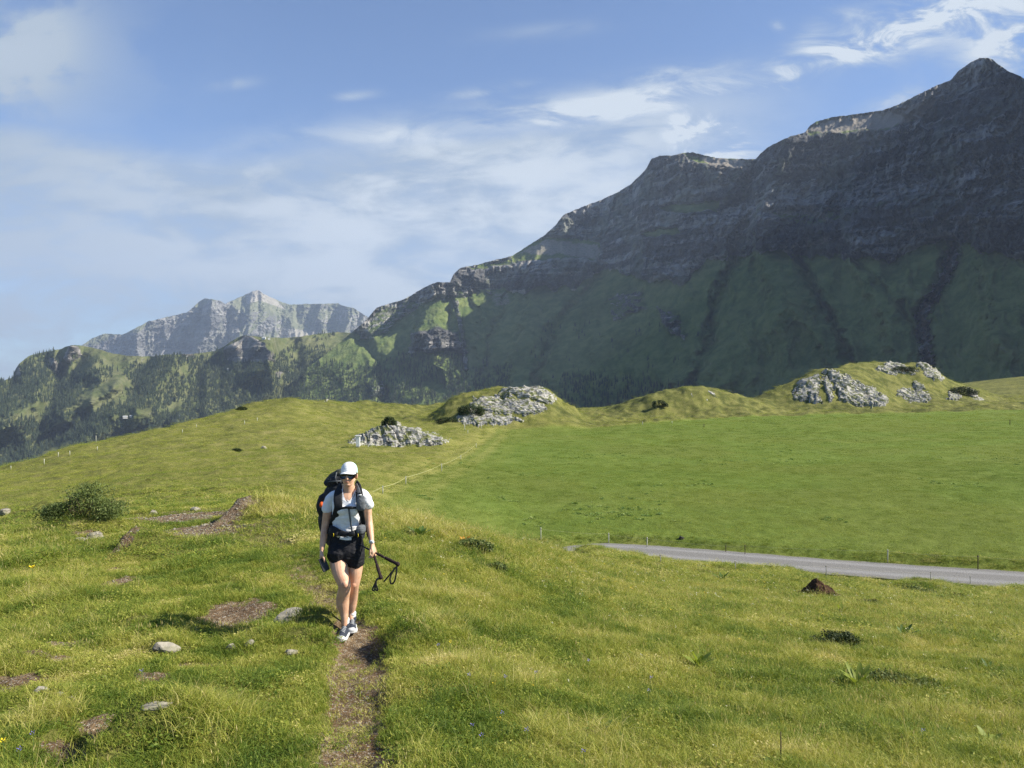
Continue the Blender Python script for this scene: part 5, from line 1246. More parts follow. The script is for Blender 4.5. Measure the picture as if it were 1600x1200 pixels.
FP = [  # forest outlines on the hills: polygon, density
    ([(-60, 600), (20, 585), (60, 570), (75, 590), (60, 625), (0, 660), (-60, 680)], 1), ([(30, 572), (60, 552), (92, 547), (80, 562), (45, 585), (30, 592)], 1), ([(60, 570), (70, 565), (95, 590), (112, 600), (100, 640), (60, 625)], .9),
    ([(-60, 690), (0, 662), (40, 655), (90, 652), (120, 640), (150, 652), (140, 680), (80, 700), (30, 735), (-60, 800)], 1.2), ([(95, 590), (130, 580), (155, 585), (165, 600), (130, 615), (112, 640), (95, 650), (60, 655), (85, 625)], .85), ([(120, 585), (150, 575), (178, 575), (175, 590), (160, 600), (140, 605)], .9),
    ([(128, 560), (165, 560), (165, 567), (130, 568)], .5), ([(190, 575), (210, 565), (235, 568), (250, 556), (300, 552), (312, 556), (290, 568), (270, 580), (300, 592), (290, 620), (250, 640), (215, 640), (190, 620), (205, 600)], 1.0), ([(150, 640), (190, 628), (210, 640), (190, 660), (150, 668), (130, 670)], .9),
    ([(240, 560), (262, 556), (285, 560), (262, 572), (245, 575)], .35), ([(290, 560), (340, 556), (430, 568), (480, 580), (545, 600), (545, 660), (300, 665), (210, 668), (230, 655), (285, 640), (300, 600)], 1.25), ([(120, 672), (160, 662), (230, 660), (250, 668), (200, 700), (100, 712), (110, 690)], 1.0),
    ([(420, 560), (450, 545), (480, 540), (540, 540), (560, 560), (560, 620), (470, 600), (430, 580)], .85), ([(482, 530), (500, 520), (520, 519), (525, 527), (500, 534)], .7), ([(236, 640), (262, 645), (275, 665), (240, 668)], .9), ([(330, 552), (352, 544), (362, 556), (340, 562)], .8), ([(70, 565), (100, 560), (105, 585), (90, 592)], .7)]
xs, ys = [], []
for poly, dn in FP:
    ax = [p[0] for p in poly]; ay = [p[1] for p in poly]; n = int((max(ax)-min(ax))*(max(ay)-min(ay))/8*dn)
    a = rng.uniform(min(ax), max(ax), n); b = rng.uniform(min(ay), max(ay), n)
    k = soft_poly(poly, a+fbm(a*.12, b*.12, 3, seed=501)*9, b+fbm(a*.12, b*.12, 3, seed=505)*7, 2) > .5
    xs.append(a[k]); ys.append(b[k])
a = rng.uniform(60, 560, 260); b = rng.uniform(560, 690, 260); k = (pn(a*.02, b*.02, 7) > .1); xs.append(a[k]); ys.append(b[k])
xs = np.concatenate(xs); ys = np.concatenate(ys)
top = np.interp(xs, [p[0] for p in HILL_SKY], [p[1] for p in HILL_SKY]); k = (ys > top+.5) & (hill_rock(xs, ys) < .5); xs, ys = xs[k], ys[k]
X1, D1, Z1 = range_point('wooded_hills', xs, ys)
FPB = [([(440, 580), (520, 565), (560, 575), (600, 565), (640, 552), (700, 548), (722, 555), (728, 590), (740, 600), (790, 570), (802, 576), (790, 610), (740, 620), (640, 640), (450, 650)], 1.1), ([(850, 600), (900, 580), (960, 590), (1080, 600), (1080, 640), (900, 650), (800, 625)], .5), ([(735, 575), (760, 555), (765, 570), (745, 600)], .8)]
xb, yb = [], []
for poly, dn in FPB:
    ax = [p[0] for p in poly]; ay = [p[1] for p in poly]; n = int((max(ax)-min(ax))*(max(ay)-min(ay))/13*dn)
    a = rng.uniform(min(ax), max(ax), n); b = rng.uniform(min(ay), max(ay), n)
    k = (soft_poly(poly, a+fbm(a*.1, b*.1, 3, seed=511)*12, b+fbm(a*.1, b*.1, 3, seed=515)*8, 2) > .5) & ~in_poly([(660, 598), (690, 600), (697, 618), (665, 610)], a, b); xb.append(a[k]); yb.append(b[k])
a = rng.uniform(560, 1100, 420); b = rng.uniform(500, 640, 420); k = pn(a*.03, b*.03, 9) > .15; xb.append(a[k]); yb.append(b[k])
xb = np.concatenate(xb); yb = np.concatenate(yb); X2_, D2_, Z2_ = range_point('big', xb, yb)
PX_ = np.concatenate([X1, X2_]); PD_ = np.concatenate([D1, D2_]); PZ_ = np.concatenate([Z1, Z2_]); n = len(PX_)
hs = rng.uniform(11, 22, n)
# the largest single trees on the open slopes are things of their own, the woods behind are one mass
fo = scatter("forest", CL, np.stack([PX_, PD_, PZ_-1], 1), np.stack([np.zeros(n), np.zeros(n), rng.uniform(0, 6.28, n)], 1), hs[:, None]*np.array([[1, 1, 1]])*np.stack([rng.uniform(.9, 1.3, n)]*2+[np.ones(n)], 1), rng.integers(0, 4, n), rng.uniform(0, 1, n)); tag(fo, kind='stuff')
spots = [(53, 644, "lone conifer on the pointed meadow spur at the left"), (78, 650, "conifer at the right end of the pointed meadow spur"), (63, 662, "lone dark conifer low on the left meadow strip"), (150, 567, "single conifer high on the round green hilltop"), (160, 570, "conifer right of the single one on the green hilltop"), (126, 571, "conifer on the green hillside left of the hilltop group"), (112, 570, "conifer beside the pale striped rock face"),
         (168, 635, "conifer in the middle of the tan clearing"), (160, 640, "conifer left in the tan clearing"), (187, 634, "conifer at the right edge of the tan clearing"), (245, 640, "tall conifer beside the lower clearing"), (108, 682, "conifer at the upper end of the pale grass strip"), (122, 681, "taller conifer on the pale grass strip"), (88, 690, "conifer low on the pale grass strip"), (262, 653, "conifer at the right of the lower clearing")]
fc = bpy.data.meshes.new("t")
for i, (px, py, lb) in enumerate(spots):
    x, y, z = [float(v) for v in range_point('wooded_hills', np.array([px]), np.array([py]))]
    V, Fc = conifer_geo(200+i, w=.2); h = R3.uniform(22, 30); V = [(a*h, b*h, c*h) for a, b, c in V]
    root = empty("conifer_tree", (x, y, z-1)); tag(root, lb, "tree", "single conifers on the open slopes")
    nt = len(V)-15
    obj("crown", mesh_np("crown", V[:nt], [f for f in Fc if max(f) < nt], smooth=False), M_con2, root)
    obj("trunk", mesh_np("trunk", V[nt:], [tuple(i_-nt for i_ in f) for f in Fc if min(f) >= nt], smooth=False), M_stem, root)
bpy.data.meshes.remove(fc)
# ------------------------------------------------------------------ the hiker
HD = 7.6
gx0 = (545-800)/F*HD; hz0 = pz(HD, 992)
fx_, fy_ = gx0, HD
def P(px, py, y=0.0):
    """point on the figure seen at a photograph pixel, y metres behind (+) or before (-) the figure's plane, local to its foot point"""
    D = HD+y; return Vector(((px-800)/F*D-gx0, y, -(py-HY)/F*D-hz0))
def ell_tube(pts, radii, n=18, ref=Vector((0, 1, 0)), capk=3):
    """limb with elliptical sections; radii (a = across, b = along ref)"""
    Pp = [Vector(p) for p in pts]; R_ = [(r, r) if not isinstance(r, tuple) else r for r in radii]
    # rounded ends
    def ends(p, t, r, sgn):
        out_ = []
        for k in range(1, capk+1):
            a = math.pi/2*k/(capk+.35); m = min(r); out_.append((p+t*sgn*m*.8*math.sin(a), (r[0]*math.cos(a), r[1]*math.cos(a))))
        return out_
    t0 = (Pp[1]-Pp[0]).normalized(); t1 = (Pp[-1]-Pp[-2]).normalized()
    seq = [q for q in reversed(ends(Pp[0], t0, R_[0], -1))]
    # smooth the limb with a spline
    A = np.array([list(p)+list(r) for p, r in zip(Pp, R_)]); S_ = catmull(A, 5) if len(A) > 2 else A
    seq += [(Vector(s[:3]), (s[3], s[4])) for s in S_]
    seq += ends(Pp[-1], t1, R_[-1], 1)
    V = []; Fc = []
    for i, (p, r) in enumerate(seq):
        q0 = seq[max(i-1, 0)][0]; q1 = seq[min(i+1, len(seq)-1)][0]; t = (q1-q0).normalized()
        b = (ref-t*ref.dot(t)).normalized(); a_ = b.cross(t).normalized()
        for k in range(n): an = 2*math.pi*k/n; V.append(tuple(p+a_*math.cos(an)*r[0]+b*math.sin(an)*r[1]))
    for i in range(len(seq)-1):
        for k in range(n): Fc.append((i*n+k, i*n+(k+1) % n, (i+1)*n+(k+1) % n, (i+1)*n+k))
    Fc.append(tuple(range(n))[::-1]); Fc.append(tuple((len(seq)-1)*n+k for k in range(n)))
    return V, Fc
def ellipsoid(c, r, rot=None, n=20):
    V = []; Fc = []; c = Vector(c); m = n//2
    for i in range(m+1):
        ph = math.pi*i/m
        for k in range(n):
            a = 2*math.pi*k/n; v = Vector((r[0]*math.sin(ph)*math.cos(a), r[1]*math.sin(ph)*math.sin(a), r[2]*math.cos(ph)))
            if rot is not None: v = rot @ v
            V.append(tuple(c+v))
    for i in range(m):
        for k in range(n): Fc.append((i*n+k, (i+1)*n+k, (i+1)*n+(k+1) % n, i*n+(k+1) % n))
    return V, Fc
def fuse(name, geos, voxel, mat, parent, smooth=2, post_=None):
    """union of closed pieces as one continuous skin"""
    parts_ = []
    for V, Fc in geos:
        me = mesh_np("t", V, Fc); bm = bmesh.new(); bm.from_mesh(me); bmesh.ops.remove_doubles(bm, verts=bm.verts, dist=1e-5); bmesh.ops.recalc_face_normals(bm, faces=bm.faces); bm.to_mesh(me); bm.free(); parts_.append(me)
    bm = bmesh.new()
    for me in parts_: bm.from_mesh(me)
    src = bpy.data.meshes.new("t"); bm.to_mesh(src); bm.free()
    for me in parts_: bpy.data.meshes.remove(me)
    t = bpy.data.objects.new("t", src); C.objects.link(t)
    r = t.modifiers.new("r", 'REMESH'); r.mode = 'VOXEL'; r.voxel_size = voxel; r.use_smooth_shade = True
    if smooth: s_ = t.modifiers.new("s", 'SMOOTH'); s_.factor = .5; s_.iterations = smooth
    dg = bpy.context.evaluated_depsgraph_get(); me = bpy.data.meshes.new_from_object(t.evaluated_get(dg), depsgraph=dg)
    bpy.data.objects.remove(t); bpy.data.meshes.remove(src)
    me.name = name; me.materials.clear()
    if post_: post_(me)
    for p in me.polygons: p.use_smooth = True
    return obj(name, me, mat, parent)

# skin: warm, slightly redder on lips, cheeks, knees
skm, N, out = new_mat("skin")
tt_ = N.new('ShaderNodeTexCoord').outputs['Object']
red = N.attr('red')[2]
c = N.mix(N.sm(N.noise(tt_, 18, 4, .6), .35, .65), (.56, .32, .20), (.64, .39, .26))
c = N.mix(red, c, (.42, .13, .10))
pr = principled(N, out, c, .48, .35, N.noise(tt_, 90, 3, .6), .25, .002)
pr.inputs['Subsurface Weight'].default_value = .12; pr.inputs['Subsurface Radius'].default_value = (.012, .005, .003); pr.inputs['Subsurface Scale'].default_value = 1.0

person = empty("person", (gx0, HD, hz0)); tag(person, "woman hiker in white cap, sunglasses, white t-shirt and black shorts walking up the dirt path", "person")
B = []
TY = -.02
# trunk
B.append(ell_tube([P(540.5, 868, .0), P(540.5, 856, .0), P(540.5, 842, .0), P(540.5, 828, -.01), P(540.5, 812, -.02), P(541.5, 797, -.04), P(543, 784, -.04), P(543.5, 774, -.03), P(544.5, 767, -.02)],
                  [(.150, .105), (.168, .118), (.155, .105), (.122, .086), (.126, .090), (.138, .098), (.142, .092), (.120, .075), (.060, .055)]))
for sx_ in (534, 551): B.append(ellipsoid(P(sx_, 795, -.115), (.055, .045, .055)))
# shoulders, neck
B.append(ell_tube([P(533, 773, -.02), P(522, 777, -.01), P(516, 781, -.01)], [(.050, .055), (.052, .054), (.046, .048)]))
B.append(ell_tube([P(555, 771, -.03), P(566, 774, -.03), P(571.5, 778, -.03)], [(.050, .055), (.052, .054), (.046, .048)]))
B.append(ell_tube([P(544.5, 775, -.02), P(545, 764, -.045), P(545.3, 752, -.055)], [(.066, .062), (.053, .054), (.050, .056)]))
B.append(ell_tube([P(534, 770.5, -.01), P(541, 762, -.02)], [(.034, .04), (.036, .04)])); B.append(ell_tube([P(556, 769, -.02), P(549, 762, -.03)], [(.034, .04), (.036, .04)]))
# head
hc = P(545.3, 740, -.075)
B.append(ellipsoid(hc+Vector((0, .015, .012)), (.072, .093, .098)))
B.append(ellipsoid(hc+Vector((0, -.022, -.045)), (.058, .066, .072)))
B.append(ellipsoid(hc+Vector((0, -.055, -.098)), (.026, .026, .020)))          # chin
B.append(ell_tube([hc+Vector((-.050, .0, -.055)), hc+Vector((-.030, -.04, -.09)), hc+Vector((0, -.055, -.104)), hc+Vector((.030, -.04, -.09)), hc+Vector((.050, .0, -.055))], [.016]*5, n=10))
B.append(ell_tube([hc+Vector((0, -.080, .0)), hc+Vector((0, -.092, -.022)), hc+Vector((0, -.102, -.040))], [.008, .011, .014], n=10))   # nose
for s_ in (-1, 1):
    B.append(ellipsoid(hc+Vector((s_*.010, -.094, -.042)), (.009, .010, .007)))
    B.append(ellipsoid(hc+Vector((s_*.038, -.058, -.028)), (.024, .022, .020)))       # cheeks
    B.append(ellipsoid(hc+Vector((s_*.074, .012, -.022)), (.010, .020, .032), Matrix.Rotation(s_*.35, 3, 'Z')))   # ears
    B.append(ellipsoid(hc+Vector((s_*.028, -.078, .012)), (.018, .014, .010)))        # lids under the glasses
B.append(ell_tube([hc+Vector((-.024, -.075, -.066)), hc+Vector((-.008, -.090, -.0655)), hc+Vector((0, -.091, -.067)), hc+Vector((.008, -.090, -.0655)), hc+Vector((.026, -.074, -.064))], [.005, .0065, .0065, .0065, .005], n=8))
B.append(ell_tube([hc+Vector((-.020, -.076, -.074)), hc+Vector((0, -.088, -.0775)), hc+Vector((.020, -.076, -.074))], [.005, .0085, .005], n=8))
# arms
armR = [P(515.5, 780, -.01), P(512.5, 795, .0), P(509.5, 812, .01), P(507.5, 826, .0), P(505.8, 838, -.03), P(504.2, 849, -.055), P(503, 859, -.075)]
armL = [P(571.5, 778, -.03), P(574, 792, -.01), P(575.5, 806, .0), P(577, 817, -.01), P(578.3, 828, -.05), P(580, 840, -.09), P(581.5, 850, -.12)]
B.append(ell_tube(armR, [(.045, .048), (.043, .047), (.038, .041), (.035, .037), (.035, .037), (.030, .030), (.022, .026)]))
B.append(ell_tube(armL, [(.045, .048), (.041, .045), (.036, .039), (.034, .036), (.033, .035), (.027, .028), (.021, .025)]))
# legs
legR = [P(529, 862, .0), P(529.5, 880, -.06), P(532.5, 897, -.12), P(537.5, 911, -.165), P(538.3, 920, -.160), P(535.6, 934, -.115), P(535.8, 945, -.10), P(537.5, 957, -.095), P(538.5, 966, -.095), P(538.5, 975, -.09)]
B.append(ell_tube(legR, [(.092, .098), (.090, .092), (.076, .078), (.063, .062), (.060, .060), (.063, .064), (.060, .060), (.044, .046), (.036, .042), (.034, .045)]))
legL = [P(553, 862, .0), P(554.5, 880, .0), P(554.5, 897, -.01), P(553, 911, -.01), P(552, 920, .02), P(550.5, 933, .09), P(549.5, 945, .12), P(548.5, 956, .14), P(548.8, 965, .13), P(549, 973, .12)]
B.append(ell_tube(legL, [(.092, .098), (.082, .086), (.068, .070), (.056, .057), (.052, .054), (.055, .062), (.050, .054), (.038, .041), (.033, .039), (.033, .043)]))
for (p_, r_) in ((P(538.6, 914, -.215), .028), (P(552.6, 914, -.055), .026)): B.append(ellipsoid(p_, (r_, r_*.8, r_*1.2)))       # kneecaps
# hands
def finger(pts, r0): return ell_tube(pts, [r0, r0*1.02, r0*.92, r0*.75][:len(pts)], n=10, capk=2)
def hand(wrist, palm_c, across, down, fwd, curls, thumb, sz=1.0):
    """across = knuckle line, down = along the palm, fwd = towards the inside of the grip"""
    across, down, fwd = across.normalized(), down.normalized(), fwd.normalized()
    g = [ell_tube([wrist, wrist.lerp(palm_c, .5), palm_c, palm_c+down*.030*sz], [(.020, .024), (.017, .036), (.0155, .042), (.013, .040)], ref=across, n=14)]
    for i, (L_, cu) in enumerate(zip((.058, .068, .074, .068), curls)):
        o = palm_c+down*.034*sz+across*(-.031+.0207*i)*sz; l = L_*sz; d = down.copy(); pts = [o-down*.008]; ax = fwd
        for k in range(3):
            an = cu*(k+.6)/3*1.2; dd2 = (down*math.cos(an)+ax*math.sin(an)).normalized(); o = o+dd2*l*(.42 if k == 0 else .30); pts.append(o.copy())
        g.append(finger(pts, .0088*sz))
    g.append(ell_tube(thumb, [.012*sz, .0115*sz, .0105*sz, .0085*sz][:len(thumb)], n=10, capk=2))
    return g
# her right hand hangs at her side holding a phone
wR = P(503, 861, -.08); pcR = P(501.8, 868.5, -.09); acR = Vector((.25, -1, .0))
B += hand(wR, pcR, acR, Vector((.05, -.12, -1)), Vector((1, .25, -.1)), (1.1, 1.2, 1.2, 1.0), [wR+Vector((.008, -.022, -.02)), pcR+Vector((.030, -.044, .0)), pcR+Vector((.042, -.050, -.026)), pcR+Vector((.044, -.050, -.046))])
# her left hand carries both poles, palm towards the thigh
wL = P(582, 852, -.13); pcL = P(584, 859, -.15)
grip_c = pcL+Vector((.012, -.004, -.042))
B += hand(wL, pcL, Vector((-.35, -1, .15)), Vector((.22, -.05, -1)), Vector((-1, .2, -.25)), (1.9, 2.0, 2.0, 1.8), [wL+Vector((-.012, -.018, -.016)), pcL+Vector((-.026, -.032, -.004)), pcL+Vector((-.030, -.034, -.030)), pcL+Vector((-.018, -.034, -.052))])
def paint(me):
    co = np.empty(len(me.vertices)*3, np.float32); me.vertices.foreach_get('co', co); co = co.reshape(-1, 3)
    lips = hc+Vector((0, -.09, -.0705)); d = ((co-np.array(lips))/np.array([.024, .02, .0095])); r = np.exp(-(d**2).sum(1)*1.1)*.85
    for s_ in (-1, 1):
        d = (co-np.array(hc+Vector((s_*.04, -.07, -.035))))/.024; r = r+np.exp(-(d**2).sum(1))*.16
    for q in (P(538.6, 914, -.22), P(552.6, 914, -.06)): d = (co-np.array(q))/.05; r = r+np.exp(-(d**2).sum(1))*.18
    fattr(me, 'red', np.clip(r, 0, 1))
body = fuse("body", B, .0042, skm, person, 2, paint)

# clothes
def cloth_mat(name, col, rough=.85, nscale=14, bd=.012, weave=400, var=.06):
    m, N, out = new_mat(name); t = N.new('ShaderNodeTexCoord').outputs['Object']
    w_ = N.noise(N.mapv(t, (1, 1, 2.2)), nscale, 4, .5, .8); f = N.noise(t, weave, 2, .5)
    c = N.mix(N.sm(f, .3, .7), tuple(v*(1-var) for v in col), tuple(min(v*(1+var), 1) for v in col))
    principled(N, out, c, rough, .2, N.m('ADD', w_, N.m('MULTIPLY', f, .02)), .8, bd); return m
M_shirt = cloth_mat("white_cotton", (.76, .77, .79), bd=.012, nscale=13)
M_short = cloth_mat("black_fabric", (.014, .014, .017), .7, bd=.03, nscale=9, var=.2)
M_black = cloth_mat("black_webbing", (.018, .019, .022), .8, 30, .004, 300, .25)
M_grey = cloth_mat("grey_nylon", (.105, .115, .125), .75, 22, .01, 300, .15)
M_dkgrey = cloth_mat("dark_pack_fabric", (.030, .032, .036), .75, 14, .03, 300, .2)
M_olive = cloth_mat("olive_pack_lid", (.050, .055, .042), .8, 14, .03, 300, .2)
M_cap = cloth_mat("white_cap_cloth", (.78, .78, .76), .8, 20, .006, 300, .04)
M_mint = cloth_mat("mint_cap_panel", (.42, .62, .56), .8, 20, .004, 300, .05)
M_gloss = simple_mat("black_gloss", (.006, .006, .008), .08, .6, 60, .1, .0003, .1)
M_plast = simple_mat("black_plastic", (.012, .012, .013), .45, .4, 60, .2)
M_sock = cloth_mat("white_sock", (.62, .62, .62), .9, 60, .003, 500, .08)
M_shoe = cloth_mat("navy_mesh", (.035, .042, .06), .75, 40, .004, 500, .3)
M_sole = cloth_mat("shoe_rubber", (.56, .57, .57), .7, 40, .002, 300, .1)
M_hair = simple_mat("brown_hair", (.10, .055, .03), .6, .3, 90, .35, .003, .8)
S = []
S.append(ell_tube([P(540.5, 838, .0), P(540.5, 829, -.01), P(540.5, 814, -.02), P(541.5, 799, -.04), P(543, 786, -.04), P(543.5, 776, -.03), P(544.5, 770, -.025)],
                  [(.140, .108), (.130, .098), (.133, .100), (.143, .108), (.148, .104), (.132, .090), (.088, .075)]))
for sx_ in (534, 551): S.append(ellipsoid(P(sx_, 796, -.118), (.066, .052, .064)))
S.append(ell_tube([P(533, 773, -.02), P(522, 776, -.01), P(516, 780.5, -.01), P(512.5, 790, -.0), P(511, 796, .0)], [(.060, .064), (.057, .060), (.053, .056), (.052, .055), (.055, .058)]))
S.append(ell_tube([P(555, 771, -.03), P(566, 773.5, -.03), P(571.5, 778, -.03), P(575, 786, -.02), P(576, 789, -.01)], [(.060, .064), (.057, .060), (.053, .056), (.051, .054), (.052, .055)]))
S.append(ell_tube([P(535, 771, -.01), P(541, 766, -.02)], [(.046, .052), (.030, .045)])); S.append(ell_tube([P(556, 770, -.02), P(549, 766, -.03)], [(.046, .052), (.030, .045)]))
def neckline(me):
    bm = bmesh.new(); bm.from_mesh(me); nk = P(545, 783, -.12); top_ = P(545, 764, -.08)
    kill = []
    for f in bm.faces:
        c_ = f.calc_center_median(); h = c_.z-nk.z
        if c_.y < .02 and h > 0 and abs(c_.x-nk.x) < .012+.060*(h/(top_.z-nk.z))**.62: kill.append(f)
        elif c_.y >= .02 and c_.z > P(545, 768, 0).z and abs(c_.x-nk.x) < .07: kill.append(f)
    bmesh.ops.delete(bm, geom=kill, context='FACES')
    for v in bm.verts:       # folds pulled towards the straps and across the belly
        k = v.co
        w_ = mnoise.noise(Vector((k.x*7, k.y*7, k.z*26)))*.004+mnoise.noise(Vector((k.x*16+k.z*14, k.y*9, k.z*16)))*.003
        v.co += v.normal*w_
    bm.to_mesh(me); bm.free()
fuse("shirt", S, .006, M_shirt, person, 3, neckline)
col_ = []
for k in range(15):   # neck rib
    t = -1+2*k/14; h = abs(t)**1.5; col_.append(P(545+t*10.6, 783.5-h*17, -.128+.06*h))
obj("collar", mesh_np("collar", *tube_geo(col_, .0055, 8)), M_shirt, person)
H = []
H.append(ell_tube([P(540.5, 838, .0), P(540.5, 848, .0), P(540.5, 858, .0), P(540.5, 868, .0)], [(.150, .112), (.166, .124), (.184, .134), (.178, .128)]))
H.append(ell_tube([P(531, 856, -.01), P(529, 864, -.03), P(527.5, 871.5, -.055)], [(.100, .125), (.108, .125), (.113, .122)], capk=1))
H.append(ell_tube([P(552, 856, .0), P(554.5, 868, .0), P(555.5, 882, .0)], [(.100, .125), (.098, .118), (.090, .106)], capk=1))
def folds(me):
    for v in me.vertices:
        k = v.co; v.co += v.normal*(mnoise.noise(Vector((k.x*13+k.z*5, k.y*9, k.z*7)))*.010+mnoise.noise(Vector((k.x*30, k.y*20, k.z*9)))*.004)
fuse("shorts", H, .0065, M_short, person, 3, folds)
# socks and shoes
def shoe(foot, yaw, pitch, sc=1.0):
    """foot = point under the heel centre; toe towards -y"""
    g = empty("shoe", foot, yaw); g.parent = person; g.rotation_euler = (pitch, 0, yaw)
    L_ = .275*sc
    # outline half widths along the shoe, 0 heel .. 1 toe
    tt = [0, .06, .2, .4, .6, .75, .88, .96, 1.0]; hw = [.018, .033, .036, .037, .045, .050, .043, .028, .010]; hh = [.062, .080, .088, .082, .064, .052, .045, .036, .020]
    V = []; Fc = []; n = 20
    for t, w_, h_ in zip(tt, hw, hh):
        for k in range(n):
            a = 2*math.pi*k/n; cx = math.cos(a); sz_ = math.sin(a)
            x = w_*sc*math.copysign(abs(cx)**.8, cx)*(1 if sz_ < .1 else 1-.28*sz_*(1-t*.5)); z = .020+(h_*sc*.95 if sz_ > 0 else .004)*sz_
            V.append((x+.006*math.sin(t*3), .06-L_*t, z))
    for i in range(len(tt)-1):
        for k in range(n): Fc.append((i*n+k, i*n+(k+1) % n, (i+1)*n+(k+1) % n, (i+1)*n+k))
    Fc.append(tuple(range(n))); Fc.append(tuple((len(tt)-1)*n+k for k in range(n))[::-1])
    up = obj("upper", mesh_np("upper", V, Fc), M_shoe, g)
    # sole
    V = []; Fc = []; outl = []
    for t, w_ in zip(tt, hw): outl.append((w_*sc*1.10+.003+.006*math.sin(t*3), .064-(L_+.008)*t))
    for t, w_ in reversed(list(zip(tt, hw))): outl.append((-w_*sc*1.10-.003+.006*math.sin(t*3), .064-(L_+.008)*t))
    m_ = len(outl)
    for z, k_ in ((0, .95), (.012, 1.0), (.026, 1.0), (.032, .93)):
        for (x, y) in outl: yt = (.064-y)/L_; V.append((x*k_, y, z+.010*max(0, yt-.75)*4*.5))
    for i in range(3):
        for k in range(m_): Fc.append((i*m_+k, i*m_+(k+1) % m_, (i+1)*m_+(k+1) % m_, (i+1)*m_+k))
    Fc.append(tuple(range(m_))[::-1]); Fc.append(tuple(3*m_+k for k in range(m_)))
    obj("sole", mesh_np("sole", V, Fc), M_sole, g)
    V, Fc = ellipsoid((.006, .06-L_*.90, .034), (.043*sc, .036*sc, .024*sc)); obj("toe_cap", mesh_np("toe_cap", V, Fc), M_sole, g)
    ls = []
    for k in range(5):
        t = .34+.075*k; y = .06-L_*t; h_ = np.interp(t, tt, hh)*.95*sc+.022; w_ = np.interp(t, tt, hw)*.62
        ls.append(tube_geo([(-w_, y+.004, h_-.012), (0, y, h_+.002), (w_, y-.004, h_-.012)], .0032, 6))
    obj("laces", mesh_np("laces", *join_geo(ls)), M_sole, g)
    V, Fc = ell_tube([(0, .028, .085), (0, .024, .105)], [(.040, .050), (.042, .052)]); obj("ankle_collar", mesh_np("ankle_collar", V, Fc), M_shoe, g)
    V, Fc = ell_tube([(0, .022, .105), (0, .020, .135), (0, .018, .146)], [(.037, .046), (.037, .045), (.040, .047)]); obj("sock", mesh_np("sock", V, Fc), M_sock, g)
    return g
fr = P(538.6, 985, -.11); fl_ = P(549.5, 981, .10)
def gz_at(p): return float(ground_z(gx0+p.x, HD+p.y))-hz0
sh1 = shoe(Vector((fr.x, -.10, gz_at(Vector((fr.x, -.18, 0)))+.002)), -.04, -.02)
sh2 = shoe(Vector((fl_.x, .12, gz_at(Vector((fl_.x, .05, 0)))+.002)), .14, -.06)

# cap, glasses, hair, watch
cc = hc+Vector((0, .012, .024))
V = []; Fc = []; n = 32; m = 10
for i in range(m+1):
    ph = math.pi/2*i/m
    for k in range(n):
        a = 2*math.pi*k/n; r = math.sin(ph)**.85
        V.append((cc.x+.080*r*math.cos(a), cc.y+.101*r*math.sin(a), cc.z+.086*math.cos(ph)+ -.004*math.sin(a)*r+.004))
for k in range(n): a = 2*math.pi*k/n; V.append((cc.x+.080*math.cos(a), cc.y+.100*math.sin(a), cc.z-.016))
for i in range(m+1):
    for k in range(n): Fc.append((i*n+k, i*n+(k+1) % n, (i+1)*n+(k+1) % n, (i+1)*n+k))
cap = obj("cap", mesh_np("cap", V, Fc), M_cap, person)
cap.data.materials.append(M_mint)
for p in cap.data.polygons:
    if p.center.x > cc.x+.045: p.material_index = 1
V = []; Fc = []; nb = 21
for i in range(5):
    q = i/4
    for k in range(nb):
        a = math.pi*(1+ (k+.0)/(nb-1)); w_ = .079; ln = .080*q*math.sin(-a)**.6 if math.sin(-a) > 0 else 0
        V.append((cc.x+w_*math.cos(a)*(1-.04*q), cc.y+.100*math.sin(a)-ln, cc.z+.004-.008*q-.022*abs(math.cos(a))**2*(1-.2*q)))
L0 = len(V)
V += [(x, y, z-.004) for x, y, z in V]
for i in range(4):
    for k in range(nb-1):
        a = i*nb+k; Fc.append((a, a+1, a+nb+1, a+nb)); Fc.append((L0+a, L0+a+nb, L0+a+nb+1, L0+a+1))
for k in range(nb-1): a = 4*nb+k; Fc.append((a, a+1, L0+a+1, L0+a))
obj("brim", mesh_np("brim", V, Fc), M_cap, cap)
gl = empty("sunglasses", (0, 0, 0)); gl.parent = person
for s_ in (-1, 1):
    V = []; Fc = []
    oc = hc+Vector((s_*.037, -.098, -.016)); ring = []
    shp = [(-.031, .020), (-.010, .026), (.016, .026), (.038, .021), (.040, .004), (.034, -.018), (.016, -.029), (-.009, -.027), (-.025, -.015), (-.031, .004)]
    for (u, v_) in shp:
        xx = oc.x+s_*u; back_ = .020*max(0, (u+.005)/.035)**1.5
        V.append((xx, oc.y+back_, oc.z+v_)); ring.append((xx, oc.y+back_, oc.z+v_))
    V.append((oc.x, oc.y-.006, oc.z)); nn = len(shp)
    V += [(x, y+.006, z) for x, y, z in ring]
    for k in range(nn): Fc.append((k, (k+1) % nn, nn)); Fc.append((k, (k+1) % nn, nn+1+(k+1) % nn, nn+1+k))
    obj("lens", mesh_np("lens", V, Fc), M_gloss, gl)
    obj("temple", mesh_np("temple", *tube_geo([oc+Vector((s_*.034, .016, .010)), hc+Vector((s_*.076, -.03, .004)), hc+Vector((s_*.079, .012, .0))], .004, 8)), M_plast, gl)
obj("bridge", mesh_np("bridge", *tube_geo([hc+Vector((-.010, -.090, .002)), hc+Vector((0, -.094, .006)), hc+Vector((.010, -.090, .002))], .0045, 8)), M_plast, gl)
HH = [ellipsoid(hc+Vector((0, .045, -.012)), (.074, .068, .072)), ellipsoid(hc+Vector((0, .10, -.03)), (.030, .030, .045))]
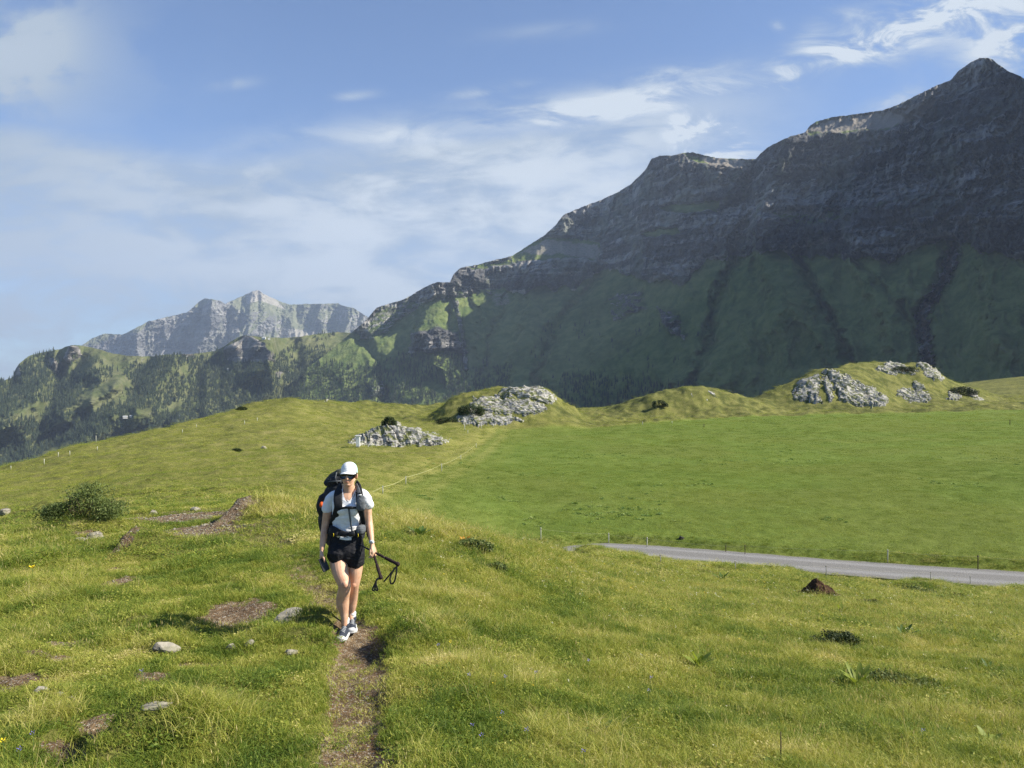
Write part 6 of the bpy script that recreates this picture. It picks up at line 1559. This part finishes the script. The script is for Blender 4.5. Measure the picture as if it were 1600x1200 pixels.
for s_ in (-1, 1): HH.append(ell_tube([hc+Vector((s_*.068, -.022, .022)), hc+Vector((s_*.072, -.008, -.008)), hc+Vector((s_*.066, .03, -.045))], [.010, .010, .012], n=8))
def strands(me):
    for v in me.vertices: k = v.co; v.co += v.normal*mnoise.noise(Vector((k.x*120, k.y*25, k.z*30)))*.003
fuse("hair", HH, .005, M_hair, person, 1, strands)
wt = P(580.7, 846.5, -.108)
dr = (armL[-1]-armL[-2]).normalized()
obj("watch_strap", mesh_np("watch_strap", *ell_tube([wt-dr*.010, wt+dr*.010], [(.0245, .0285), (.0245, .0285)], capk=1)), M_sock, person)
V, Fc = ell_tube([wt+Vector((.012, -.020, 0)), wt+Vector((.016, -.030, 0))], [(.017, .017), (.015, .015)], ref=Vector((0, 0, 1)), capk=1); obj("watch_case", mesh_np("watch_case", V, Fc), M_sole, person)

# ------------------------------------------------------------------ backpack, phone, poles
pack = empty("backpack", (gx0, HD, hz0)); tag(pack, "large dark hiking backpack with olive lid and grey chest pouch worn by the hiker", "backpack")
def wrinkle(amp, sc):
    def f(me):
        for v in me.vertices: k = v.co; v.co += v.normal*(mnoise.noise(k*sc)*amp+mnoise.noise(k*sc*2.7)*amp*.5)
    return f
PB_ = [ell_tube([P(526, 842, .22), P(522, 825, .26), P(521.5, 800, .28), P(524, 778, .27), P(528, 760, .25)], [(.11, .10), (.145, .13), (.15, .14), (.135, .13), (.10, .11)]),
       ell_tube([P(556, 838, .20), P(556, 800, .24), P(552, 775, .22)], [(.09, .10), (.11, .12), (.09, .10)]),
       ell_tube([P(507, 806, .24), P(504.5, 792, .24), P(507, 776, .24)], [(.05, .07), (.062, .08), (.05, .07)])]
fuse("main_bag", PB_, .010, M_dkgrey, pack, 3, wrinkle(.012, 8))
fuse("lid", [ell_tube([P(518, 753, .26), P(527, 746, .24), P(538, 742, .22)], [(.075, .062), (.085, .075), (.08, .068)], ref=Vector((0, 0, 1)))], .009, M_olive, pack, 2, wrinkle(.012, 12))
fuse("lid_pocket", [ell_tube([P(512, 754, .20), P(522, 751, .18), P(532, 748.5, .17)], [(.045, .040), (.055, .046), (.045, .040)], ref=Vector((0, 0, 1)))], .008, M_dkgrey, pack, 2, wrinkle(.01, 16))
obj("lid_strap", mesh_np("lid_strap", *tube_geo([P(513.5, 752.5, .13), P(523, 752, .11), P(533, 751.5, .11)], .006, 6)), M_grey, pack)
obj("lid_strap", mesh_np("lid_strap", *tube_geo([P(526, 738, .15), P(524, 746, .13), P(527, 756, .12)], .006, 6)), M_grey, pack)
M_or = simple_mat("orange_cloth", (.62, .10, .02), .8, .2, 60, .15)
fuse("side_pouch", [ellipsoid(P(502.5, 788.5, .135), (.022, .030, .030))], .006, M_or, pack, 1)
obj("side_strap", mesh_np("side_strap", *tube_geo([P(500, 793, .16), P(506, 792, .13), P(512, 790, .12)], .008, 6)), M_grey, pack)
def band(name, pts, w0, th, mat, parent, widths=None, ref=None):
    """flat padded strap through points; width measured across, thickness outward"""
    A = catmull([tuple(p) for p in pts], 6); Ws = np.interp(np.linspace(0, 1, len(A)), np.linspace(0, 1, len(widths)), widths) if widths else [w0]*len(A)
    V = []; Fc = []; n = 10
    for i, a in enumerate(A):
        p = Vector(a); t = (Vector(A[min(i+1, len(A)-1)])-Vector(A[max(i-1, 0)])).normalized(); o_ = (ref or Vector((0, -1, 0))); o_ = (o_-t*o_.dot(t)).normalized(); s_ = t.cross(o_)
        for k in range(n):
            an = 2*math.pi*k/n; cx, sx2 = math.cos(an), math.sin(an)
            V.append(tuple(p+s_*math.copysign(abs(cx)**.5, cx)*Ws[i]/2+o_*math.copysign(abs(sx2)**.6, sx2)*th/2))
    for i in range(len(A)-1):
        for k in range(n): Fc.append((i*n+k, i*n+(k+1) % n, (i+1)*n+(k+1) % n, (i+1)*n+k))
    Fc.append(tuple(range(n))[::-1]); Fc.append(tuple((len(A)-1)*n+k for k in range(n)))
    return obj(name, mesh_np(name, V, Fc), mat, parent)
band("shoulder_strap", [P(530, 757, .10), P(529.5, 762, .0), P(528.5, 770, -.085), P(527.8, 781, -.145), P(528.5, 792, -.165), P(525, 803, -.13), P(520, 813, -.06), P(517, 822, .03), P(517, 830, .10)], .07, .020, M_black, pack, [.06, .075, .085, .085, .080, .07, .05, .035, .03])
band("shoulder_strap", [P(557, 754, .10), P(559.5, 759, .0), P(561, 768, -.085), P(562, 780, -.140), P(562.5, 792, -.155), P(565, 804, -.12), P(567.5, 814, -.04), P(568, 824, .04), P(567, 832, .10)], .06, .020, M_black, pack, [.05, .06, .070, .075, .070, .055, .04, .03, .03])
fuse("chest_pouch", [ell_tube([P(563.5, 776, -.165), P(563.5, 786, -.182), P(563.8, 796, -.180)], [(.040, .016), (.044, .024), (.042, .020)])], .005, M_grey, pack, 1, wrinkle(.004, 30))
band("load_strap", [P(556, 757, .0), P(559, 763, -.075), P(561, 771, -.118)], .035, .012, M_grey, pack)
obj("pouch_clip", mesh_np("pouch_clip", *tube_geo([P(559, 774, -.185), P(565, 773, -.185)], .007, 6)), M_sole, pack)
band("sternum_strap", [P(532, 794.5, -.178), P(539, 793.2, -.188), P(546, 793.2, -.190), P(552, 793.5, -.188), P(558, 793.2, -.180)], .022, .006, M_black, pack)
V, Fc = ell_tube([P(543.5, 793.3, -.196), P(551.0, 793.3, -.196)], [(.014, .007), (.014, .007)], capk=1); obj("buckle", mesh_np("buckle", V, Fc), M_plast, pack)
band("hose", [P(545.0, 795, -.190), P(546.5, 806, -.172), P(548, 817, -.150), P(549.5, 827, -.135), P(550, 836, -.135)], .018, .010, M_grey, pack)
band("hip_belt", [P(514, 825, .05), P(516, 828, -.05), P(524, 830.5, -.118), P(534, 833, -.142), P(545, 834.5, -.148), P(556, 832.5, -.138), P(565, 829, -.085), P(568.5, 826, .02)], .06, .022, M_black, pack, [.085, .095, .085, .05, .04, .06, .085, .075], Vector((0, -1, .12)))
fuse("belt_pocket", [ell_tube([P(517, 830, -.09), P(521.5, 831, -.125), P(526, 832, -.140)], [(.022, .048), (.030, .055), (.022, .044)], ref=Vector((0, 0, 1)))], .006, M_black, pack, 1, wrinkle(.004, 25))
fuse("belt_pocket", [ell_tube([P(559, 828.5, -.145), P(564, 827.5, -.130), P(568.5, 826.5, -.09)], [(.022, .040), (.030, .046), (.022, .040)], ref=Vector((0, 0, 1)))], .006, M_grey, pack, 1, wrinkle(.004, 25))
for q in (P(521, 833, -.163), P(559.5, 834, -.168)): obj("zip_pull", mesh_np("zip_pull", *tube_geo([q, q+Vector((.003, -.002, -.018)), q+Vector((-.002, 0, -.034))], .0028, 6)), M_yel, pack)
V, Fc = ell_tube([P(546, 834.5, -.162), P(553.5, 834, -.160)], [(.026, .010), (.026, .010)], capk=1); obj("buckle", mesh_np("buckle", V, Fc), M_plast, pack)
band("shirt_hem", [P(531, 840.5, -.112), P(541, 842, -.121), P(549, 841.5, -.119)], .028, .008, M_shirt, person)

ph = empty("phone", (gx0, HD, hz0)); tag(ph, "dark smartphone held upright in the hiker's lowered right hand", "phone")
pc = P(506.3, 882, -.125); rot = Matrix.Rotation(math.radians(-22), 3, 'Y') @ Matrix.Rotation(math.radians(38), 3, 'Z')
def rbox(c, sx, sy, sz, r, rot):
    bm = bmesh.new(); bmesh.ops.create_cube(bm, size=1)
    for v in bm.verts: v.co = Vector((v.co.x*sx, v.co.y*sy, v.co.z*sz))
    bmesh.ops.bevel(bm, geom=list(bm.edges), offset=r, segments=2, affect='EDGES')
    for v in bm.verts: v.co = rot @ v.co+Vector(c)
    me = bpy.data.meshes.new("t"); bm.to_mesh(me); bm.free(); return me
obj("case", rbox(pc, .072, .010, .135, .004, rot), simple_mat("phone_case", (.05, .045, .045), .7, .2, 60, .3), ph)
obj("screen", rbox(pc+rot @ Vector((0, -.0052, 0)), .064, .001, .126, .0004, rot), M_plast, ph)
obj("camera_module", rbox(pc+rot @ Vector((-.016, .0062, .044)), .026, .003, .028, .001, rot), M_plast, ph)

M_alu = simple_mat("dark_pole_shaft", (.020, .020, .022), .35, .5, 60, .2); M_cork = simple_mat("grip_foam", (.028, .018, .017), .85, .2, 120, .3, .002, 1)
def pole(label, top, mid, total, gl_=.17, strap_pts=(), back=None):
    """top = head of the grip, mid = where the hand closes on the shaft"""
    root = empty("trekking_pole", (gx0, HD, hz0)); tag(root, label, "trekking pole", "trekking poles carried in one hand")
    d = (mid-top).normalized() if back is None else None
    end = top+d*total
    obj("shaft", mesh_np("shaft", *tube_geo([top+d*gl_*.9, top+d*total*.55, end], [.0085, .0078, .006], 10)), M_alu, root)
    obj("grip", mesh_np("grip", *tube_geo([top-d*.004, top+d*.006, top+d*.022, top+d*.035, top+d*.075, top+d*.11, top+d*.15, top+d*gl_, top+d*(gl_+.01)], [.008, .020, .022, .0165, .0145, .017, .0145, .016, .010], 12)), M_cork, root)
    obj("lower_grip", mesh_np("lower_grip", *tube_geo([top+d*(gl_+.015), top+d*(gl_+.03), top+d*(gl_+.10), top+d*(gl_+.115)], [.009, .013, .012, .009], 10)), M_cork, root)
    obj("lock", mesh_np("lock", *tube_geo([top+d*(total*.55), top+d*(total*.55+.035)], .0125, 8)), M_plast, root)
    obj("tip", mesh_np("tip", *tube_geo([end, end+d*.045], [.006, .002], 8)), M_grey, root)
    for pl in strap_pts: band("wrist_strap", pl, .015, .004, M_black, root)
    return root
g1 = P(623.5, 882.5, -.30); g2 = P(595.5, 904.5, -.36)
pole("black trekking pole pointing right, its grip farthest from the hiker", g1, grip_c+Vector((.004, 0, .014)), .98, strap_pts=[[P(620, 885, -.30), P(613, 893, -.31), P(604, 904, -.31), P(599.5, 909, -.31)], [P(620, 885, -.30), P(619, 897, -.31), P(616, 909, -.31), P(611, 912, -.31), P(609.5, 905, -.31), P(612, 896, -.30), P(617, 887, -.29)]])
pole("black trekking pole hanging down, its grip lowest below the hand", g2, grip_c+Vector((-.006, -.012, -.010)), .95, strap_pts=[[P(593, 903, -.36), P(589, 905, -.37), P(586, 912, -.37), P(582, 921, -.37), P(585, 922, -.37), P(588, 911, -.37)], [P(592, 904, -.36), P(587.5, 908, -.36), P(588, 915, -.36), P(590, 922, -.36), P(586.5, 921, -.36), P(586, 913, -.36)]])
# ------------------------------------------------------------------ the air: one even box of haze
hz, N, out = new_mat("haze")
pv = N.new('ShaderNodeVolumePrincipled')
pv.inputs['Color'].default_value = (.62, .76, 1.0, 1)
pv.inputs['Density'].default_value = HAZE
pv.inputs['Anisotropy'].default_value = 0.1
N.nt.links.new(pv.outputs[0], out.inputs['Volume'])
x0, x1, y0, y1, z0, z1 = -16000, 16000, -300, 16000, -1600, 2600
hv = [(x, y, z) for x in (x0, x1) for y in (y0, y1) for z in (z0, z1)]
hf = [(0, 1, 3, 2), (4, 6, 7, 5), (0, 4, 5, 1), (2, 3, 7, 6), (0, 2, 6, 4), (1, 5, 7, 3)]
tag(obj("haze", mesh_np("haze", hv, hf, smooth=False), hz), kind='stuff')
